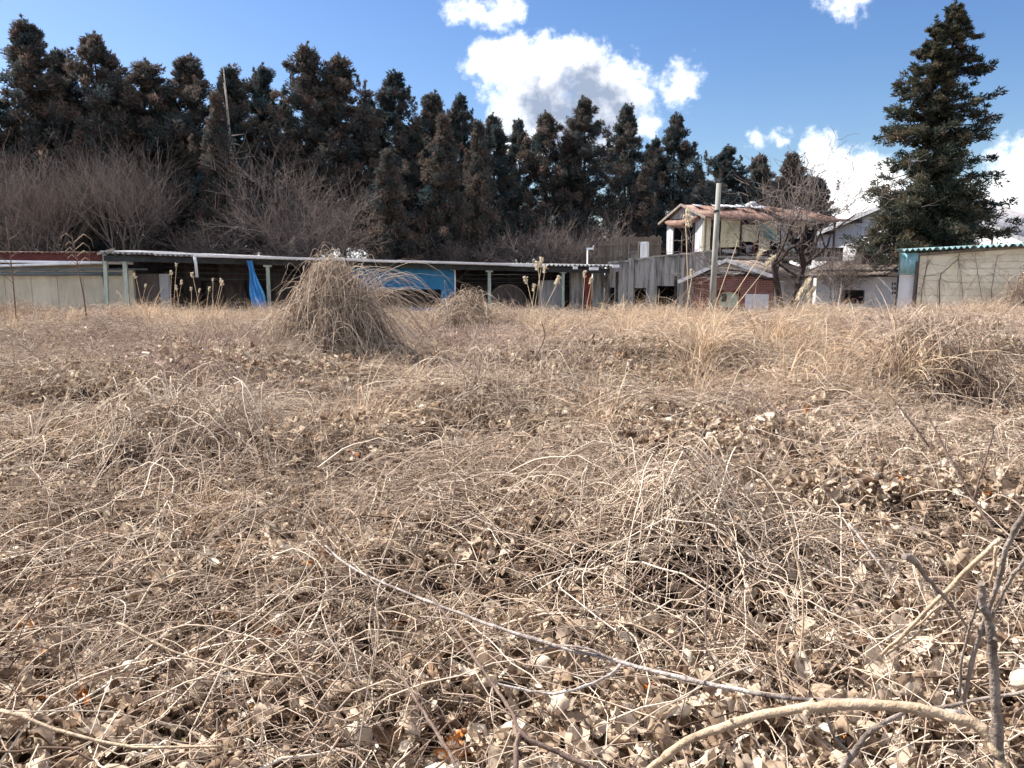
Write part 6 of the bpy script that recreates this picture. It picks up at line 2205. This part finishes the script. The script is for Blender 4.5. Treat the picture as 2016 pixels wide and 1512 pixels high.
# ------------------------------------------------------------------ single branches and canes in the foreground
def bough(name, label, cat, stems, mat, group=None, k=8, knots=0.0):
    """stems: list of (points[(px,py,Y)], r0, r1); first is the main stem"""
    rg = np.random.default_rng(int(stems[0][0][0][0] + stems[0][0][0][1]))
    pts0 = [at(*p_) for p_ in stems[0][0]]
    o0 = min(pts0, key=lambda q: q.z)
    root = empty(name, o0)
    tag(root, label, cat, group)
    for si, (pp_, r0, r1) in enumerate(stems):
        W_ = np.array([at(*p_) - o0 for p_ in pp_])
        tt = np.linspace(0, len(W_) - 1, (len(W_) - 1) * 7 + 1)
        # Catmull-Rom through the points
        E = np.vstack([2 * W_[0] - W_[1], W_, 2 * W_[-1] - W_[-2]])
        out = []
        for q in tt:
            i = min(int(q), len(W_) - 2)
            f = q - i
            a, b, c, e = E[i], E[i + 1], E[i + 2], E[i + 3]
            out.append(0.5 * ((2 * b) + (c - a) * f + (2 * a - 5 * b + 4 * c - e) * f * f + (3 * b - a - 3 * c + e) * f ** 3))
        out = np.array(out) + np.cumsum(rg.normal(0, 0.0011, (len(out), 3)), 0)
        rr = np.linspace(r0, r1, len(out)) * (1 + knots * rg.normal(0, 1, len(out)))
        if len(out) > 16 and r0 > 0.003:
            nodes_ = np.arange(5, len(out) - 3, 9)
            rr[nodes_] *= 1.28
            for q in nodes_[1::2]:      # dead buds at the nodes
                dv = rg.normal(0, 1, 3)
                dv /= np.linalg.norm(dv)
                MB().tube([tuple(out[q]), tuple(out[q] + dv * 0.008), tuple(out[q] + dv * 0.016)], [rr[q] * 0.6, rr[q] * 0.45, rr[q] * 0.12], 5).build('bud', mat, root)
        MB().tube([tuple(q) for q in out], [max(float(x), 0.0006) for x in rr], k).build('stem' if si == 0 else 'side_twig', mat, root)
    return root


bough('fallen_branch', 'long pale lichen-grey branch slanting down across the foreground', 'branch',
      [([(640, 1075, 2.75), (705, 1125, 2.55), (850, 1185, 2.3), (1000, 1240, 2.05), (1180, 1290, 1.88), (1500, 1365, 1.62), (1720, 1380, 1.5), (1900, 1400, 1.42)], 0.0038, 0.0062),
       ([(1225, 1306, 1.84), (1200, 1330, 1.8), (1120, 1362, 1.78), (1060, 1366, 1.8), (980, 1352, 1.83)], 0.0045, 0.003),
       ([(1210, 1300, 1.85), (1150, 1272, 1.9), (1100, 1268, 1.95), (1040, 1276, 2.0)], 0.004, 0.0025)], 'bark_pale', knots=0.07)
bough('arching_cane', 'thick tan cane arching across the bottom right corner', 'cane',
      [([(1265, 1530, 1.35), (1340, 1462, 1.32), (1450, 1416, 1.28), (1590, 1382, 1.24), (1740, 1378, 1.2), (1860, 1396, 1.17), (1948, 1440, 1.14), (1990, 1560, 1.1)], 0.0075, 0.0105),
       ([(1600, 1380, 1.24), (1592, 1396, 1.23), (1588, 1402, 1.22)], 0.008, 0.004)], 'cane', knots=0.04)
bough('upright_stick', 'upright grey-brown broken stick at the lower right edge', 'stick',
      [([(1972, 1560, 1.12), (1962, 1400, 1.12), (1956, 1250, 1.12), (1938, 1180, 1.12), (1934, 1140, 1.12)], 0.009, 0.005)], 'stick', knots=0.05)
bough('brown_vine_stem', 'forked brown vine stem rising at the bottom centre', 'stem',
      [([(1180, 1520, 1.42), (1100, 1480, 1.46), (1022, 1440, 1.5), (1000, 1400, 1.56), (960, 1340, 1.66), (900, 1250, 1.85), (850, 1180, 2.1)], 0.006, 0.003),
       ([(1022, 1442, 1.5), (1008, 1480, 1.46), (1002, 1530, 1.42)], 0.0055, 0.006)], 'stem_dark', knots=0.05)
bough('brown_vine_stem', 'slanting brown vine stem left of the forked one at the bottom centre', 'stem',
      [([(905, 1520, 1.42), (860, 1440, 1.52), (830, 1395, 1.6), (795, 1335, 1.72), (760, 1300, 1.82)], 0.0045, 0.0025)], 'stem_dark', knots=0.04)
bough('straw_stalk', 'long yellow straw stalks fanning up to the right edge', 'stalks',
      [([(1735, 1290, 1.62), (1800, 1225, 1.6), (1880, 1150, 1.56), (1974, 1062, 1.5)], 0.0035, 0.006),
       ([(1740, 1285, 1.62), (1790, 1240, 1.62), (1850, 1190, 1.6)], 0.002, 0.003), ([(1745, 1292, 1.62), (1800, 1250, 1.6), (1870, 1180, 1.58)], 0.002, 0.0025),
       ([(1960, 1075, 1.5), (1955, 1120, 1.5), (1950, 1160, 1.5)], 0.004, 0.002)], 'cane')
bough('dead_flower_stalk', 'blunt grey dead stalk leaning left above the straw stalks', 'stalk',
      [([(1905, 1240, 1.45), (1870, 1190, 1.42), (1830, 1145, 1.38), (1790, 1105, 1.34), (1768, 1092, 1.32)], 0.0025, 0.0062)], 'stick', knots=0.12)
bough('grey_twig', 'grey bare twigs crossing at the right edge above the arching cane', 'twig',
      [([(1900, 1380, 1.35), (1925, 1280, 1.33), (1965, 1150, 1.3), (1990, 1060, 1.28), (2030, 1000, 1.26)], 0.004, 0.005),
       ([(1935, 1250, 1.32), (1985, 1150, 1.3), (2030, 1100, 1.28)], 0.003, 0.004), ([(1890, 1370, 1.35), (1900, 1260, 1.34), (1935, 1140, 1.32)], 0.003, 0.002),
       ([(1700, 1400, 1.5), (1850, 1385, 1.42), (2030, 1355, 1.35)], 0.004, 0.0035)], 'stick', knots=0.05)
bough('grey_root', 'grey curved twig lying below the arching cane at the bottom right', 'twig',
      [([(1640, 1530, 1.36), (1680, 1470, 1.37), (1720, 1425, 1.38), (1790, 1390, 1.4)], 0.007, 0.004), ([(1665, 1480, 1.37), (1640, 1450, 1.37), (1620, 1395, 1.36), (1606, 1375, 1.35)], 0.004, 0.0025)], 'stick', knots=0.05)
bough('dark_sapling', 'thin dark forked sapling leaning left over the right of the lot', 'sapling',
      [([(1962, 1052, 2.9), (1920, 985, 3.0), (1870, 900, 3.1), (1830, 825, 3.2), (1800, 765, 3.3)], 0.0065, 0.003),
       ([(1918, 982, 3.0), (1935, 920, 3.0), (1950, 860, 3.0), (1951, 835, 3.0)], 0.0045, 0.0025)], 'stem_dark', knots=0.05)
bough('dark_sapling', 'thin straight dark twig left of the forked sapling', 'sapling',
      [([(1830, 880, 3.8), (1770, 800, 3.9), (1735, 760, 4.0), (1712, 742, 4.1)], 0.005, 0.0025)], 'stem_dark')
bough('red_brown_stem', 'thin red-brown stem curving up in the middle of the lot', 'stem',
      [([(1045, 716, 6.6), (1062, 690, 6.6), (1072, 660, 6.6), (1066, 632, 6.6)], 0.006, 0.004)], 'stem_dark')
bough('bent_straw', 'pale bent straw loops standing at the left edge', 'stalks',
      [([(118, 735, 4.9), (100, 715, 4.9), (60, 690, 4.9), (18, 662, 4.9)], 0.006, 0.005), ([(28, 730, 4.9), (27, 700, 4.9), (22, 670, 4.9), (32, 672, 4.9)], 0.004, 0.003),
       ([(125, 750, 4.9), (115, 725, 4.9), (100, 712, 4.9)], 0.006, 0.006), ([(35, 675, 4.9), (26, 655, 4.9), (20, 640, 4.9)], 0.005, 0.003)], 'cane')
# scattered long bright stalks and dark twigs, each one its own thing
singles = [  # px0 py0 -> px1 py1, bow px, depth, radius, material, label
    (55, 880, 330, 720, -18, 4.6, 0.004, 'cane', 'long straw stalk slanting over the left mound towards the upper right'),
    (0, 785, 250, 775, -22, 4.6, 0.0035, 'cane', 'pale straw arch above the left mound'),
    (60, 920, 90, 1030, -22, 3.7, 0.004, 'cane', 'curved pale stalk left of the left mound'),
    (470, 1040, 680, 930, -10, 3.3, 0.004, 'stem_dark', 'long brown runner right of the left mound'),
    (870, 940, 1060, 820, -8, 3.9, 0.004, 'cane', 'tan runner slanting through the middle of the lot'),
    (890, 1000, 890, 860, 8, 3.5, 0.0035, 'stem_dark', 'dark thin stem hooked over in the middle of the lot'),
    (420, 1290, 640, 1090, 12, 2.1, 0.003, 'cane', 'tan runner climbing right across the lower left'),
    (230, 1225, 600, 1330, 25, 1.9, 0.004, 'cane', 'tan runner sagging across the lower left'),
    (0, 1400, 430, 1470, 30, 1.55, 0.0045, 'cane', 'thick tan runner along the bottom left edge'),
    (700, 1085, 730, 1330, -28, 2.0, 0.0035, 'cane', 'pale hooked stalk crossing the fallen branch'),
    (1560, 1060, 1575, 1300, -14, 1.95, 0.004, 'cane', 'upright straw blade right of the near thicket'),
    (1580, 1060, 1680, 1050, -10, 2.2, 0.0035, 'cane', 'pale bent straw near the right thicket'),
    (1670, 1030, 1760, 1170, -6, 2.2, 0.004, 'bark_pale', 'pale forked twig end at right of the thicket'),
    (1395, 1110, 1400, 1290, 3, 1.9, 0.003, 'stem_dark', 'straight dark stem standing right of the fallen branch'),
    (1350, 1210, 1340, 1290, 3, 1.8, 0.0035, 'stem_dark', 'short dark stem beside the fallen branch'),
    (1500, 880, 1420, 760, 6, 3.6, 0.004, 'stem_dark', 'dark slanting twig at the right of the middle mound'),
    (1345, 890, 1450, 980, 6, 3.2, 0.0045, 'stem_dark', 'brown slanting twig in the middle right'),
    (1290, 640, 1370, 700, 5, 8.5, 0.005, 'cane', 'golden stalk fallen beside the tall pampas'),
]
for (x0, y0, x1, y1, bow, Y, r_, mt, lb) in singles:
    nx_, ny_ = -(y1 - y0), (x1 - x0)
    ll = math.hypot(nx_, ny_)
    pts = []
    for f in (0, 0.33, 0.66, 1.0):
        b_ = bow * math.sin(math.pi * f)
        yy_ = Y * (1 + 0.10 * (f - 0.5) * (1 if y1 < y0 else -1))
        pts.append((x0 + (x1 - x0) * f + nx_ / ll * b_, y0 + (y1 - y0) * f + ny_ / ll * b_, yy_))
    bough('dry_stalk', lb, 'stalk', [(pts, r_, r_ * 0.6)], mt, 'single dry stalks', k=6, knots=0.04)
